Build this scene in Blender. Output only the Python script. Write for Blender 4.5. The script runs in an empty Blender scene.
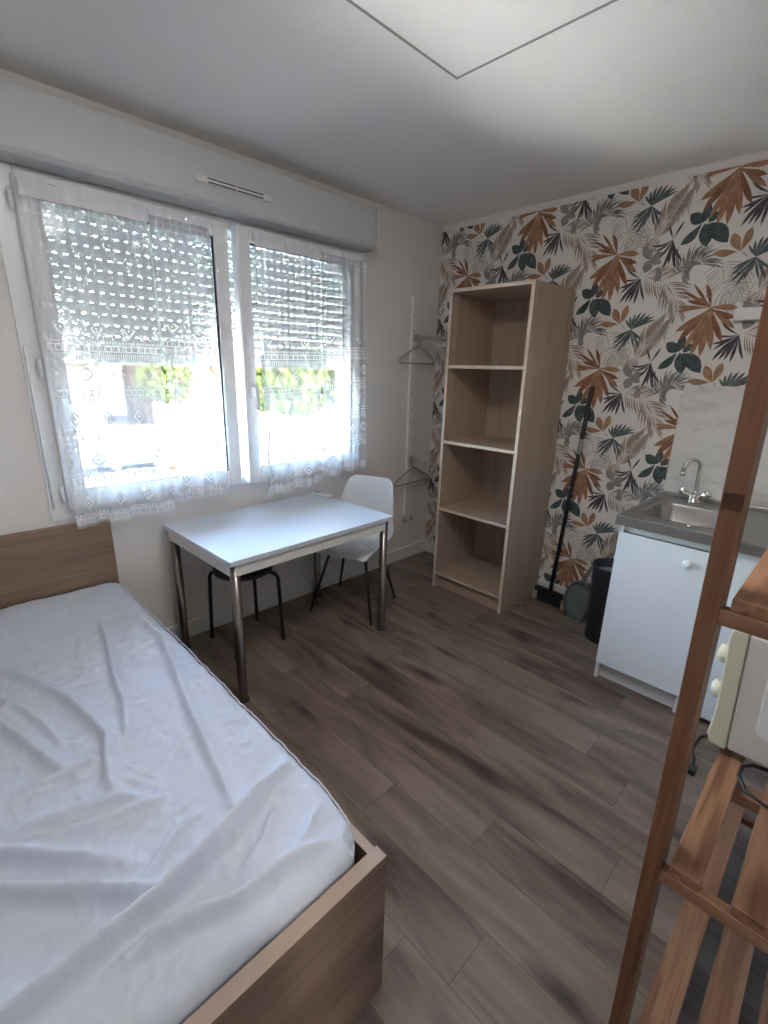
import bpy, bmesh, math, random
from mathutils import Vector, Matrix
random.seed(7)
FILL_LAMP, SKY, SUN, EXPO = 1.75, 1.05, 34., 3.3
C = bpy.context.scene.collection
PI = math.pi

# ------------------------------------------------------------------ materials
class NT:
    """small helper around a node tree"""
    def __init__(s, name):
        s.m = bpy.data.materials.new(name); s.m.use_nodes = True
        s.t = s.m.node_tree; s.t.nodes.clear()
        s.out = s.n('ShaderNodeOutputMaterial')
    def n(s, typ, **kw):
        nd = s.t.nodes.new(typ)
        for k, v in kw.items(): setattr(nd, k, v)
        return nd
    def l(s, a, b): s.t.links.new(a, b)
    def setin(s, sock, v):
        if isinstance(v, (int, float)): sock.default_value = v
        elif isinstance(v, (tuple, list)):
            sock.default_value = tuple(v) if len(v) != 3 or sock.type == 'VECTOR' else (*v, 1)
        else: s.l(v, sock)
    def math(s, op, a, b=0., c=0.):
        nd = s.n('ShaderNodeMath', operation=op)
        for i, v in enumerate((a, b, c)): s.setin(nd.inputs[i], v)
        return nd.outputs[0]
    def mix(s, f, a, b, typ='MIX'):
        nd = s.n('ShaderNodeMix', data_type='RGBA', blend_type=typ)
        s.setin(nd.inputs[0], f); s.setin(nd.inputs[6], a); s.setin(nd.inputs[7], b)
        return nd.outputs[2]
    def coord(s): return s.n('ShaderNodeTexCoord').outputs['Object']
    def mapping(s, v, scale=(1, 1, 1), loc=(0, 0, 0), rot=(0, 0, 0)):
        nd = s.n('ShaderNodeMapping'); s.l(v, nd.inputs[0])
        nd.inputs['Scale'].default_value = scale; nd.inputs['Location'].default_value = loc; nd.inputs['Rotation'].default_value = rot
        return nd.outputs[0]
    def noise(s, v, sc=5, det=3, rough=.5, dist=0):
        nd = s.n('ShaderNodeTexNoise'); s.l(v, nd.inputs['Vector'])
        nd.inputs['Scale'].default_value = sc; nd.inputs['Detail'].default_value = det
        nd.inputs['Roughness'].default_value = rough; nd.inputs['Distortion'].default_value = dist
        return nd.outputs['Fac']
    def ramp(s, f, stops):
        nd = s.n('ShaderNodeValToRGB'); s.l(f, nd.inputs[0]); e = nd.color_ramp.elements
        while len(e) > 1: e.remove(e[-1])
        e[0].position = stops[0][0]; e[0].color = (*stops[0][1], 1)
        for p, c in stops[1:]:
            k = e.new(p); k.color = (*c, 1)
        return nd.outputs[0]
    def bump(s, h, strength=.3, dist=.002):
        nd = s.n('ShaderNodeBump'); s.l(h, nd.inputs['Height'])
        nd.inputs['Strength'].default_value = strength; nd.inputs['Distance'].default_value = dist
        return nd.outputs[0]
    def bsdf(s, col, rough=.5, metal=0., normal=None, **kw):
        b = s.n('ShaderNodeBsdfPrincipled'); s.setin(b.inputs['Base Color'], col)
        s.setin(b.inputs['Roughness'], rough); s.setin(b.inputs['Metallic'], metal)
        if normal is not None: s.l(normal, b.inputs['Normal'])
        for k, v in kw.items(): s.setin(b.inputs[k.replace('_', ' ')], v)
        s.l(b.outputs[0], s.out.inputs[0]); return b

def srgb(r, g, b):
    f = lambda c: (c/255/12.92) if c/255 <= .04045 else ((c/255+.055)/1.055)**2.4
    return (f(r), f(g), f(b))

def plain(name, col, rough=.5, metal=0., var=.06, scale=12, bump=0., bscale=200, **kw):
    t = NT(name); co = t.coord(); n = t.noise(co, scale, 4)
    c = t.mix(n, tuple(max(0, x*(1-var)) for x in col), tuple(min(1, x*(1+var)) for x in col))
    nb = t.bump(t.noise(co, bscale, 2), bump, .001) if bump else None
    t.bsdf(c, rough, metal, nb, **kw); return t.m

def wood(name, stops, axis=0, scale=1., rough=.5, grain=.15, knots=0., ring=.5):
    """grain runs along axis; stops = dark, mid, light colours"""
    t = NT(name); co = t.coord()
    s = [14.*scale]*3; s[axis] = .9*scale
    v = t.mapping(co, tuple(s))
    big = t.noise(v, 1.0, 3, .55, .8)
    s2 = [120.*scale]*3; s2[axis] = 4.*scale
    fine = t.noise(t.mapping(co, tuple(s2)), 1.0, 3, .6)
    f = t.math('ADD', t.math('MULTIPLY', big, 1-grain*1.5), t.math('MULTIPLY', fine, grain*1.5))
    if ring:
        w = t.math('SINE', t.math('MULTIPLY', big, 45.))
        f = t.math('ADD', f, t.math('MULTIPLY', w, .06*ring))
    col = t.ramp(f, [(.30, stops[0]), (.5, stops[1]), (.72, stops[2])])
    if knots:
        s3 = [4.5]*3; s3[axis] = 1.9
        vo = t.n('ShaderNodeTexVoronoi'); t.l(t.mapping(co, tuple(s3)), vo.inputs['Vector']); vo.inputs['Scale'].default_value = 1.3
        k = t.ramp(vo.outputs['Distance'], [(.03, (1, 1, 1)), (.075, (.35, .35, .35)), (.11, (0, 0, 0))])
        col = t.mix(t.math('MULTIPLY', k, knots), col, tuple(x*.28 for x in stops[0]))
    t.bsdf(col, rough, 0., t.bump(fine, .12, .0008)); return t.m

M = {}
M['wall'] = plain('wall_paint', (.75, .715, .69), .85, var=.015, scale=3, bump=.25, bscale=260)
M['ceiling'] = plain('ceiling_paint', (.86, .85, .835), .9, var=.012, scale=2, bump=.35, bscale=180)
M['trim'] = plain('white_trim', (.74, .73, .71), .45, var=.02)
M['pvc'] = plain('white_pvc', (.78, .79, .80), .3, var=.015)
M['rubber'] = plain('black_gasket', (.015, .015, .017), .6)
M['box'] = plain('shutter_box_white', (.58, .58, .585), .42, var=.02)
M['dark'] = plain('dark_slot', (.03, .03, .03), .7)
t = NT('shutter_pvc'); d = t.n('ShaderNodeBsdfDiffuse'); d.inputs[0].default_value = (.80, .82, .80, 1)
tl = t.n('ShaderNodeBsdfTranslucent'); tl.inputs[0].default_value = (.80, .84, .80, 1)
mx_ = t.n('ShaderNodeMixShader'); mx_.inputs[0].default_value = .06; t.l(d.outputs[0], mx_.inputs[1]); t.l(tl.outputs[0], mx_.inputs[2]); t.l(mx_.outputs[0], t.out.inputs[0])
M['shutter'] = t.m
M['chrome'] = plain('chrome', (.78, .77, .76), .12, 1., var=.03)
M['brushed'] = plain('brushed_chrome_leg', (.27, .235, .22), .30, 1., var=.1)
M['tablewhite'] = plain('white_laminate', (.60, .625, .67), .42, var=.02, scale=5)
M['apron'] = plain('cream_apron', (.70, .68, .65), .4, var=.03)
M['blackmetal'] = plain('black_metal', (.012, .012, .013), .35, var=.2)
M['blackplastic'] = plain('black_plastic', (.013, .013, .015), .42, var=.2)
M['shell'] = plain('white_shell_plastic', (.80, .82, .86), .38, var=.015)
M['seatblack'] = plain('black_seat', (.015, .014, .014), .5, var=.2, bump=.2)
M['kitwhite'] = plain('kitchen_white', (.80, .83, .87), .35, var=.015)
M['kitpanel'] = plain('kitchen_carcass', (.74, .74, .74), .4, var=.02)
M['cream'] = plain('cream_plastic', (.60, .575, .47), .35, var=.03)
M['ovenbody'] = plain('warm_white_enamel', (.62, .58, .565), .4, var=.03)
M['hanger'] = plain('hanger_grey', (.34, .33, .325), .45)
M['rack'] = plain('rack_white', (.80, .79, .77), .4)
M['remote'] = plain('remote_white', (.70, .70, .69), .4)
M['dustpan'] = plain('grey_green_plastic', (.12, .145, .14), .45, var=.2)
M['mint'] = plain('mint_plastic', (.16, .27, .23), .45, var=.2)
M['bristle'] = plain('pale_bristle', (.42, .38, .28), .8, var=.3, scale=150)
M['bag'] = plain('bin_liner', (.30, .32, .36), .35, var=.2)
M['label'] = plain('handle_sleeve', (.35, .33, .30), .4, var=.6, scale=60)

# steel worktop
t = NT('stainless_steel'); co = t.coord()
st = t.noise(t.mapping(co, (6, 90, 6)), 3, 3)
t.bsdf(t.mix(st, (.27, .26, .25), (.40, .385, .37)), t.math('ADD', t.math('MULTIPLY', st, .15), .27), .85, t.bump(st, .05, .001))
M['steel'] = t.m
# basin: brighter metal
M['basin'] = plain('basin_steel', (.42, .41, .40), .28, .95, var=.1)
# backsplash marble laminate
t = NT('marbled_laminate'); co = t.coord()
v = t.mapping(co, (1, 1.0, 2.6), rot=(.5, 0, 0))
n1 = t.noise(v, 3.2, 5, .6, 1.4); n2 = t.noise(v, 9, 4, .6, 2.)
f = t.math('ADD', t.math('MULTIPLY', n1, .65), t.math('MULTIPLY', n2, .35))
t.bsdf(t.ramp(f, [(.34, (.56, .515, .50)), (.48, (.72, .685, .665)), (.7, (.80, .77, .75))]), .38)
M['splash'] = t.m

BEECH = (srgb(158, 138, 121), srgb(173, 153, 135), srgb(184, 165, 148))
M['oak_v'] = wood('light_oak_upright', BEECH, 2, 1., .5, .3, ring=.2)
M['oak_y'] = wood('light_oak_board', BEECH, 1, 1., .5, .3, ring=.2)
M['oak_edge'] = plain('pale_edge_band', srgb(214, 196, 178), .5, var=.03)
BED = (srgb(104, 84, 70), srgb(130, 107, 91), srgb(150, 127, 110))
M['bed_x'] = wood('brown_oak_x', BED, 0, .8, .5, .2, ring=.3, knots=.35)
M['bed_y'] = wood('brown_oak_y', BED, 1, .8, .5, .2, ring=.3)
M['bed_edge'] = plain('bed_edge_band', srgb(166, 146, 132), .5, var=.06, scale=30)
PINE = (srgb(104, 69, 47), srgb(140, 101, 75), srgb(168, 128, 101))
M['pine_x'] = wood('pine_slat', PINE, 0, .9, .45, .12, knots=.75, ring=1.3)
M['pine_y'] = wood('pine_rung', PINE, 1, 1., .45, .15, ring=.8)
M['pine_dark'] = wood('pine_dark_mark', (srgb(62, 32, 20), srgb(80, 42, 26), srgb(95, 54, 34)), 1, 2., .6, .2)
# vertical pine post
M['pine_z'] = wood('pine_post', (srgb(84, 52, 34), srgb(108, 70, 47), srgb(132, 91, 65)), 2, 1., .45, .25, ring=.9)

# floor laminate
t = NT('laminate_floor'); co = t.coord()
at = t.n('ShaderNodeAttribute', attribute_name='plank'); r = at.outputs['Fac']
sh = t.n('ShaderNodeCombineXYZ'); t.l(t.math('MULTIPLY', r, 7.3), sh.inputs[0]); t.l(t.math('MULTIPLY', r, 13.7), sh.inputs[1]); t.l(t.math('MULTIPLY', r, 5.1), sh.inputs[2])
va = t.n('ShaderNodeVectorMath', operation='ADD'); t.l(co, va.inputs[0]); t.l(sh.outputs[0], va.inputs[1]); v0 = va.outputs[0]
big = t.noise(t.mapping(v0, (8, 1.6, 1)), 1., 3, .55, .8)
mid = t.noise(t.mapping(v0, (17, 2.6, 1)), 1., 4, .6, 1.2)
fine = t.noise(t.mapping(v0, (160, 6, 1)), 1., 3, .6)
f = t.math('ADD', t.math('ADD', t.math('MULTIPLY', big, .62), t.math('MULTIPLY', mid, .25)), t.math('MULTIPLY', fine, .13))
f = t.math('ADD', f, t.math('MULTIPLY', t.math('SUBTRACT', r, .5), .10))
col = t.ramp(f, [(.33, srgb(74, 59, 52)), (.43, srgb(104, 88, 78)), (.53, srgb(124, 108, 96)), (.66, srgb(142, 127, 114))])
vo = t.n('ShaderNodeTexVoronoi', voronoi_dimensions='2D'); vo.inputs['Randomness'].default_value = 1.; t.l(t.mapping(v0, (5.5, 1.5, 1)), vo.inputs['Vector']); vo.inputs['Scale'].default_value = 1.
dn = t.math('ADD', vo.outputs['Distance'], t.math('MULTIPLY', t.math('SUBTRACT', mid, .5), .25))
k = t.ramp(dn, [(.02, (1, 1, 1)), (.08, (.6, .6, .6)), (.20, (0, 0, 0))])
sel = t.math('GREATER_THAN', t.n('ShaderNodeSeparateColor').outputs[0], .0)
sc_ = t.n('ShaderNodeSeparateColor'); t.l(vo.outputs['Color'], sc_.inputs[0])
sel = t.math('GREATER_THAN', sc_.outputs[0], .45)
col = t.mix(t.math('MULTIPLY', t.math('MULTIPLY', k, sel), .85), col, srgb(50, 38, 35))
t.bsdf(col, t.math('ADD', t.math('MULTIPLY', fine, .12), .40), 0., t.bump(fine, .12, .0006))
M['floor'] = t.m
M['seam'] = plain('plank_seam', srgb(70, 57, 50), .7)
M['joint'] = plain('joint_grey', (.30, .29, .28), .8)

# sheet
t = NT('white_cotton'); co = t.coord()
w1 = t.noise(co, 55, 3, .6, .6); w2 = t.noise(co, 420, 2)
hh = t.math('ADD', t.math('MULTIPLY', w1, .8), t.math('MULTIPLY', w2, .25))
t.bsdf(t.mix(w1, (.535, .57, .655), (.585, .62, .70)), .85, 0., t.bump(hh, .45, .004))
M['sheet'] = t.m

# lace voile
def lace(name, zplain):
    t = NT(name); g = t.n('ShaderNodeAttribute', attribute_name='cloth')
    sp = t.n('ShaderNodeSeparateXYZ'); t.l(g.outputs['Vector'], sp.inputs[0])
    X, Z = sp.outputs[0], sp.outputs[1]
    def lt(a, b): return t.math('LESS_THAN', a, b)
    def gt(a, b): return t.math('GREATER_THAN', a, b)
    def AND(a, b): return t.math('MULTIPLY', a, b)
    def OR(a, b): return t.math('MAXIMUM', a, b)
    def fr(a): return t.math('FRACT', a)
    P = .185
    row = t.math('DIVIDE', Z, P); tt = fr(row)
    odd = fr(t.math('MULTIPLY', t.math('FLOOR', row), .5))
    cx = fr(t.math('ADD', t.math('DIVIDE', X, .135), odd))
    dx = t.math('ABSOLUTE', t.math('MULTIPLY', t.math('SUBTRACT', cx, .5), .135/.028))
    dz = t.math('ABSOLUTE', t.math('MULTIPLY', t.math('SUBTRACT', tt, .5), P/.034))
    dd = t.math('ADD', dx, dz)
    dia = OR(AND(gt(dd, .62), lt(dd, 1.0)), lt(dd, .24))
    sq = fr(t.math('DIVIDE', X, .028))
    lad = AND(lt(tt, .15), OR(OR(lt(tt, .022), gt(tt, .128)), lt(sq, .28)))
    pk = AND(AND(gt(tt, .84), lt(tt, .97)), lt(fr(t.math('DIVIDE', X, .009)), .45))
    pk2 = AND(AND(gt(tt, .19), lt(tt, .24)), lt(fr(t.math('DIVIDE', X, .0125)), .5))
    pat = AND(OR(OR(dia, lad), OR(pk, pk2)), lt(Z, zplain))
    # header band near the top
    hd = AND(AND(gt(Z, 1.225), lt(Z, 1.285)), OR(lt(fr(t.math('DIVIDE', Z, .028)), .22), lt(fr(t.math('DIVIDE', X, .033)), .2)))
    pat = OR(pat, t.math('MULTIPLY', hd, .2))
    hem = t.math('MULTIPLY', lt(Z, .035), .30)
    top = t.math('MULTIPLY', gt(Z, 1.285), .45)
    nz = t.noise(t.mapping(g.outputs['Vector'], (40, 6, 1)), 6, 2)
    a = t.math('ADD', t.math('ADD', .36, t.math('MULTIPLY', pat, .56)), t.math('ADD', hem, top))
    a = t.math('MINIMUM', t.math('ADD', a, t.math('MULTIPLY', nz, .08)), .96)
    d = t.n('ShaderNodeBsdfDiffuse'); d.inputs[0].default_value = (.86, .87, .90, 1)
    tl = t.n('ShaderNodeBsdfTranslucent'); tl.inputs[0].default_value = (.80, .83, .90, 1)
    m1 = t.n('ShaderNodeMixShader'); t.l(t.math('SUBTRACT', .12, t.math('MULTIPLY', pat, .08)), m1.inputs[0]); t.l(d.outputs[0], m1.inputs[1]); t.l(tl.outputs[0], m1.inputs[2])
    tr = t.n('ShaderNodeBsdfTransparent'); m2 = t.n('ShaderNodeMixShader')
    t.l(a, m2.inputs[0]); t.l(tr.outputs[0], m2.inputs[1]); t.l(m1.outputs[0], m2.inputs[2])
    t.l(m2.outputs[0], t.out.inputs[0]); return t.m
M['lace'] = lace('lace_voile', .84)

# glass pane
t = NT('window_glass'); gl = t.n('ShaderNodeBsdfGlossy'); gl.inputs['Roughness'].default_value = .01
tr = t.n('ShaderNodeBsdfTransparent'); tr.inputs[0].default_value = (.93, .95, .94, 1)
fz = t.n('ShaderNodeFresnel'); fz.inputs[0].default_value = 1.45
mm = t.n('ShaderNodeMixShader'); t.l(fz.outputs[0], mm.inputs[0]); t.l(tr.outputs[0], mm.inputs[1]); t.l(gl.outputs[0], mm.inputs[2])
t.l(mm.outputs[0], t.out.inputs[0]); M['glass'] = t.m

# wallpaper inks
def ink(name, a, b, sc=26):
    t = NT(name); co = t.coord(); n = t.noise(co, sc, 3, .6)
    t.bsdf(t.ramp(n, [(.3, srgb(*a)), (.7, srgb(*b))]), .8); return t.m
INKS = [ink('paper_ground', (224, 218, 211), (232, 228, 222), 4),
        ink('ink_faint', (168, 158, 149), (186, 177, 168)),
        ink('ink_taupe', (143, 122, 108), (172, 152, 138)),
        ink('ink_grey', (108, 106, 105), (140, 137, 134)),
        ink('ink_soft_grey', (132, 127, 122), (160, 154, 148)),
        ink('ink_teal', (66, 76, 78), (106, 116, 114)),
        ink('ink_deep_teal', (52, 64, 67), (86, 98, 98)),
        ink('ink_plum_grey', (52, 46, 52), (98, 90, 94)),
        ink('ink_orange', (134, 92, 66), (174, 132, 100)),
        ink('ink_tan', (150, 112, 82), (178, 142, 110)), ink('ink_rust', (118, 78, 54), (150, 106, 78)), ink('ink_pale_rib', (190, 160, 136), (204, 178, 156)), ink('ink_teal_rib', (112, 124, 122), (134, 144, 140))]

# outdoors
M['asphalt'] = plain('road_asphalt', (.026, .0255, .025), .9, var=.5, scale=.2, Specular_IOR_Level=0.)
M['bounce_paving'] = plain('pale_bounce_paving', (.80, .78, .74), .9, var=.03, scale=.4, Specular_IOR_Level=0.)
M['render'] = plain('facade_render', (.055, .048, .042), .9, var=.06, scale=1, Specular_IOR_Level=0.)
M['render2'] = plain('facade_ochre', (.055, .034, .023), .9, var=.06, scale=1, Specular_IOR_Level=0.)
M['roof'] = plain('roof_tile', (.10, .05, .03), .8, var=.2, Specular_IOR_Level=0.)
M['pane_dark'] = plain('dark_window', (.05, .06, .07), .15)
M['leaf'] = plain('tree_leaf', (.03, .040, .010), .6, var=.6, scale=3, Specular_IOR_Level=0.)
M['bark'] = plain('bark', (.10, .07, .05), .9, var=.3, Specular_IOR_Level=0.)
M['carblue'] = plain('car_blue', (.08, .16, .38), .25, .3)
M['tyre'] = plain('tyre', (.02, .02, .02), .8)

# ------------------------------------------------------------------ mesh helpers
class MB:
    def __init__(s): s.bm = bmesh.new(); s.mi = 0
    def _mat(s, faces):
        for f in faces: f.material_index = s.mi
    def box(s, lo, hi, mi=None):
        x0, y0, z0 = lo; x1, y1, z1 = hi
        v = [s.bm.verts.new(p) for p in ((x0,y0,z0),(x1,y0,z0),(x1,y1,z0),(x0,y1,z0),(x0,y0,z1),(x1,y0,z1),(x1,y1,z1),(x0,y1,z1))]
        fs = [s.bm.faces.new([v[i] for i in q]) for q in ((3,2,1,0),(4,5,6,7),(0,1,5,4),(1,2,6,5),(2,3,7,6),(3,0,4,7))]
        for f in fs: f.material_index = s.mi if mi is None else mi
        return fs
    def prism(s, pts, axis, a, b, mi=None):
        """extrude a 2-D polygon along axis from a to b; pts are the two other coordinates in xyz order"""
        def P(p, c):
            q = list(p); q.insert(axis, c); return q
        A = [s.bm.verts.new(P(p, a)) for p in pts]; B = [s.bm.verts.new(P(p, b)) for p in pts]
        n = len(pts); fs = [s.bm.faces.new(A[::-1]), s.bm.faces.new(B)]
        for i in range(n): fs.append(s.bm.faces.new((A[i], A[(i+1) % n], B[(i+1) % n], B[i])))
        for f in fs: f.material_index = s.mi if mi is None else mi
        return fs
    def tube(s, pts, r, seg=12, cap=True, mi=None, smooth=True):
        pts = [Vector(p) for p in pts]; n = len(pts); rs = r if isinstance(r, (list, tuple)) else [r]*n
        rings = []; up = None
        for i, p in enumerate(pts):
            d = (pts[min(i+1, n-1)]-pts[max(i-1, 0)]).normalized()
            if up is None:
                up = Vector((0, 0, 1)) if abs(d.z) < .9 else Vector((1, 0, 0))
            a = d.cross(up).normalized(); b = d.cross(a).normalized(); up = b.cross(d).normalized() if False else up - d*up.dot(d)
            if up.length < 1e-4: up = Vector((1, 0, 0))
            up.normalize(); a = d.cross(up).normalized()
            rings.append([s.bm.verts.new(p + (a*math.cos(2*PI*k/seg) + up*math.sin(2*PI*k/seg))*rs[i]) for k in range(seg)])
        for i in range(n-1):
            for k in range(seg):
                f = s.bm.faces.new((rings[i][k], rings[i][(k+1) % seg], rings[i+1][(k+1) % seg], rings[i+1][k])); f.smooth = smooth
                f.material_index = s.mi if mi is None else mi
        if cap:
            for q in (rings[0][::-1], rings[-1]):
                f = s.bm.faces.new(q); f.material_index = s.mi if mi is None else mi
    def lathe(s, prof, c=(0, 0, 0), axis=2, seg=32, mi=None):
        """prof: (radius, height) list"""
        rings = []
        for r, h in prof:
            ring = []
            for k in range(seg):
                a = 2*PI*k/seg; p = [r*math.cos(a), r*math.sin(a)]; p.insert(axis, h)
                ring.append(s.bm.verts.new(Vector(p)+Vector(c)))
            rings.append(ring)
        for i in range(len(rings)-1):
            for k in range(seg):
                f = s.bm.faces.new((rings[i][k], rings[i][(k+1) % seg], rings[i+1][(k+1) % seg], rings[i+1][k])); f.smooth = True
                f.material_index = s.mi if mi is None else mi
        for q in (rings[0], rings[-1]):
            try:
                f = s.bm.faces.new(q); f.material_index = s.mi if mi is None else mi
            except ValueError: pass
    def blob(s, c, r, sub=2, jitter=.12, mi=None, sq=(1, 1, 1)):
        g = bmesh.ops.create_icosphere(s.bm, subdivisions=sub, radius=r)
        for v in g['verts']:
            v.co = Vector((v.co.x*sq[0], v.co.y*sq[1], v.co.z*sq[2]))*(1+random.uniform(-jitter, jitter)) + Vector(c)
    def shear(s, k, y0=0): 
        for v in s.bm.verts: v.co.y += v.co.z*k
        return s

def fin(name, mb, mats, parent=None, bev=0., smooth=False, loc=None, seg=2):
    bm = mb.bm; bmesh.ops.recalc_face_normals(bm, faces=bm.faces)
    if parent is not None: o0 = wloc(parent)
    elif loc is not None: o0 = Vector(loc)
    else:
        xs = [v.co for v in bm.verts]
        o0 = Vector(((min(v.x for v in xs)+max(v.x for v in xs))/2, (min(v.y for v in xs)+max(v.y for v in xs))/2, min(v.z for v in xs)))
    for v in bm.verts: v.co -= o0
    me = bpy.data.meshes.new(name); bm.to_mesh(me); bm.free()
    for m in (mats if isinstance(mats, (list, tuple)) else [mats]): me.materials.append(m)
    if smooth:
        for p in me.polygons: p.use_smooth = True
    o = bpy.data.objects.new(name, me); C.objects.link(o)
    if parent is not None: o.parent = parent
    else: o.location = o0
    if bev:
        b = o.modifiers.new('bevel', 'BEVEL'); b.width = bev; b.segments = seg; b.limit_method = 'ANGLE'; b.angle_limit = math.radians(40)
    return o
def wloc(o):
    v = Vector(o.location)
    while o.parent: o = o.parent; v += Vector(o.location)
    return v
def tag(o, label=None, cat=None, group=None, kind=None):
    if label: o['label'] = label
    if cat: o['category'] = cat
    if group: o['group'] = group
    if kind: o['kind'] = kind
    return o
def thing(name, loc, label, cat, group=None):
    o = bpy.data.objects.new(name, None); C.objects.link(o); o.location = loc; o.empty_display_size = .1
    return tag(o, label, cat, group)
def struct(o, label=None): return tag(o, label, kind='structure')
def bx(lo, hi): m = MB(); m.box(lo, hi); return m

# ------------------------------------------------------------------ room shell
XL, YN, H = -3.9, -2.82, 2.5
WX0, WX1, WZ0, WZ1 = -2.60, -.775, .835, 2.20     # window opening
WT = .26                                          # window wall thickness
m = MB()
m.box((XL-.12, 0, 0), (WX0, WT, H)); m.box((WX1, 0, 0), (.14, WT, H))
m.box((WX0, 0, 0), (WX1, WT, WZ0)); m.box((WX0, 0, WZ1), (WX1, WT, H))
struct(fin('wall_window_side', m, M['wall'], loc=(0, 0, 0)), 'off-white painted wall with the double window')
struct(fin('wall_left', bx((XL-.12, YN-.12, 0), (XL, 0, H)), M['wall'], loc=(0, 0, 0)))
m = MB(); m.box((XL, YN-.12, 0), (-3.45, YN, H)); m.box((-2.6, YN-.12, 0), (.14, YN, H)); m.box((-3.45, YN-.12, 2.04), (-2.6, YN, H))
struct(fin('wall_entrance_side', m, M['wall'], loc=(0, 0, 0)))
d = struct(fin('door_1', bx((-3.44, YN-.06, .005), (-2.61, YN-.02, 2.03)), M['trim'], loc=(0, 0, 0), bev=.003), 'white flush entrance door')
m = MB(); m.tube([(-2.70, YN-.03, 1.04), (-2.70, YN+.045, 1.04), (-2.72, YN+.05, 1.04), (-2.82, YN+.05, 1.04)], .009); m.lathe([(.0, -.02), (.025, -.02), (.025, -.008), (0, -.008)], (-2.70, YN, 1.04), axis=1)
fin('door_handle', m, M['chrome'], d)
struct(fin('ceiling', bx((XL-.12, YN-.12, H), (.14, WT, H+.1)), M['ceiling'], loc=(0, 0, 0)))

# floor with real planks
bm = bmesh.new(); lay = bm.faces.layers.float.new('plank')
joints = {0: -1.52, 1: -1.863+1.2, 2: -1.02, 3: -1.565, 5: -1.957, 4: -.93}
k0 = -11
m = MB(); m.bm.free(); m.bm = bm
m.mi = 1; m.box((XL-.12, YN-.12, -.05), (.14, WT, -.0008)); m.mi = 0
for k in range(-11, 14):
    x0 = -2.11+.17*k; x1 = x0+.17
    if x1 < XL or x0 > 0: continue
    j = joints.get(k, random.uniform(-1.2, 0))
    ys = [j+1.2*i for i in range(-4, 5)]
    for a, b in zip(ys, ys[1:]):
        a = max(a, YN); b = min(b, 0)
        if b-a < .01: continue
        xa, xb = max(x0, XL), min(x1, 0)
        if xb-xa < .005: continue
        e = .0007
        f = bm.faces.new([bm.verts.new(q) for q in ((xa+e, a+e, 0), (xb-e, a+e, 0), (xb-e, b-e, 0), (xa+e, b-e, 0))])
        f[lay] = random.random(); f.material_index = 0
struct(fin('floor', m, [M['floor'], M['seam']], loc=(0, 0, 0)), 'grey-brown wood laminate plank floor')

def base(name, lo, hi): return struct(fin(name, bx(lo, hi), M['trim'], bev=.003, loc=(0, 0, 0)))
base('baseboard_window_side', (XL, -.014, 0), (-.0005, -.0005, .10))
m = MB(); m.box((-.014, -.5, 0), (-.0008, -.0145, .10)); m.box((-.014, YN, 0), (-.0008, -.5, .10))
struct(fin('baseboard_right', m, M['trim'], bev=.003, loc=(0, 0, 0)))
base('baseboard_left', (XL+.0005, YN, 0), (XL+.014, -.015, .10))

# recessed-edge panel on the ceiling
m = MB(); m.box((-2.65, -2.5, H-.006), (-1.396, -1.181, H-.001))
struct(fin('trim_1', m, M['ceiling'], bev=.002, loc=(0, 0, 0)), 'flat white access panel on the ceiling')
m = MB(); m.box((-2.67, -2.52, H-.0045), (-1.384, -1.169, H-.0004))
struct(fin('trim_2', m, M['joint'], loc=(0, 0, 0)), 'thin dark joint line around the ceiling panel')

# ------------------------------------------------------------------ wallpapered wall
pm = MB(); pbm = pm.bm
def clipz(v): return v
WTOP = 2.462; LC = [0]
def leaf(cx, cz, a, b, w, mi, layer, bend=0., n=6, fat=.60):
    """one leaflet from a to b (u right, w up, metres) of max width w"""
    ax, az = a; bx_, bz = b; dx, dz = bx_-ax, bz-az; L = math.hypot(dx, dz)
    if L < 1e-4: return
    nx, nz = -dz/L, dx/L; up, lo = [], []
    for i in range(n+1):
        t_ = i/n; prof = math.sin(PI*t_**(math.log(.5)/math.log(fat)))**.8 if 0 < t_ < 1 else 0
        c = bend*L*math.sin(PI*t_)
        px, pz = ax+dx*t_+nx*c, az+dz*t_+nz*c
        h = w/2*prof
        up.append((px+nx*h, pz+nz*h)); lo.append((px-nx*h, pz-nz*h))
    pts = up+lo[-2:0:-1]
    vs = []
    LC[0] += 1; X = -.0004-.0003*layer-.000006*(LC[0] % 45)
    for u, w_ in pts: vs.append(pbm.verts.new((X, cz_y(cx, u), cz+w_)))
    # strips
    nn = n+1; U = vs[:nn]; Lw = [U[0]]+vs[nn:][::-1]+[U[-1]]
    for i in range(n):
        q = [U[i], U[i+1], Lw[i+1], Lw[i]]; q2 = []
        for z_ in q:
            if z_ not in q2: q2.append(z_)
        if len(q2) > 2:
            f = pbm.faces.new(q2); f.material_index = mi
    if w > .02 and mi in (6, 8, 9, 10):      # pale midrib of a broad leaf
        ra, rb = .06, .9; h = .0008; X2 = X-.00012
        q = [(ax+dx*ra+nx*h, az+dz*ra+nz*h), (ax+dx*ra-nx*h, az+dz*ra-nz*h), (ax+dx*rb-nx*h*.4, az+dz*rb-nz*h*.4), (ax+dx*rb+nx*h*.4, az+dz*rb+nz*h*.4)]
        if abs(bend) < .02:
            f = pbm.faces.new([pbm.verts.new((X2, cz_y(cx, u), cz+w_)) for u, w_ in q]); f.material_index = 12 if mi == 6 else 11
def cz_y(cy, u): return cy-u
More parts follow.
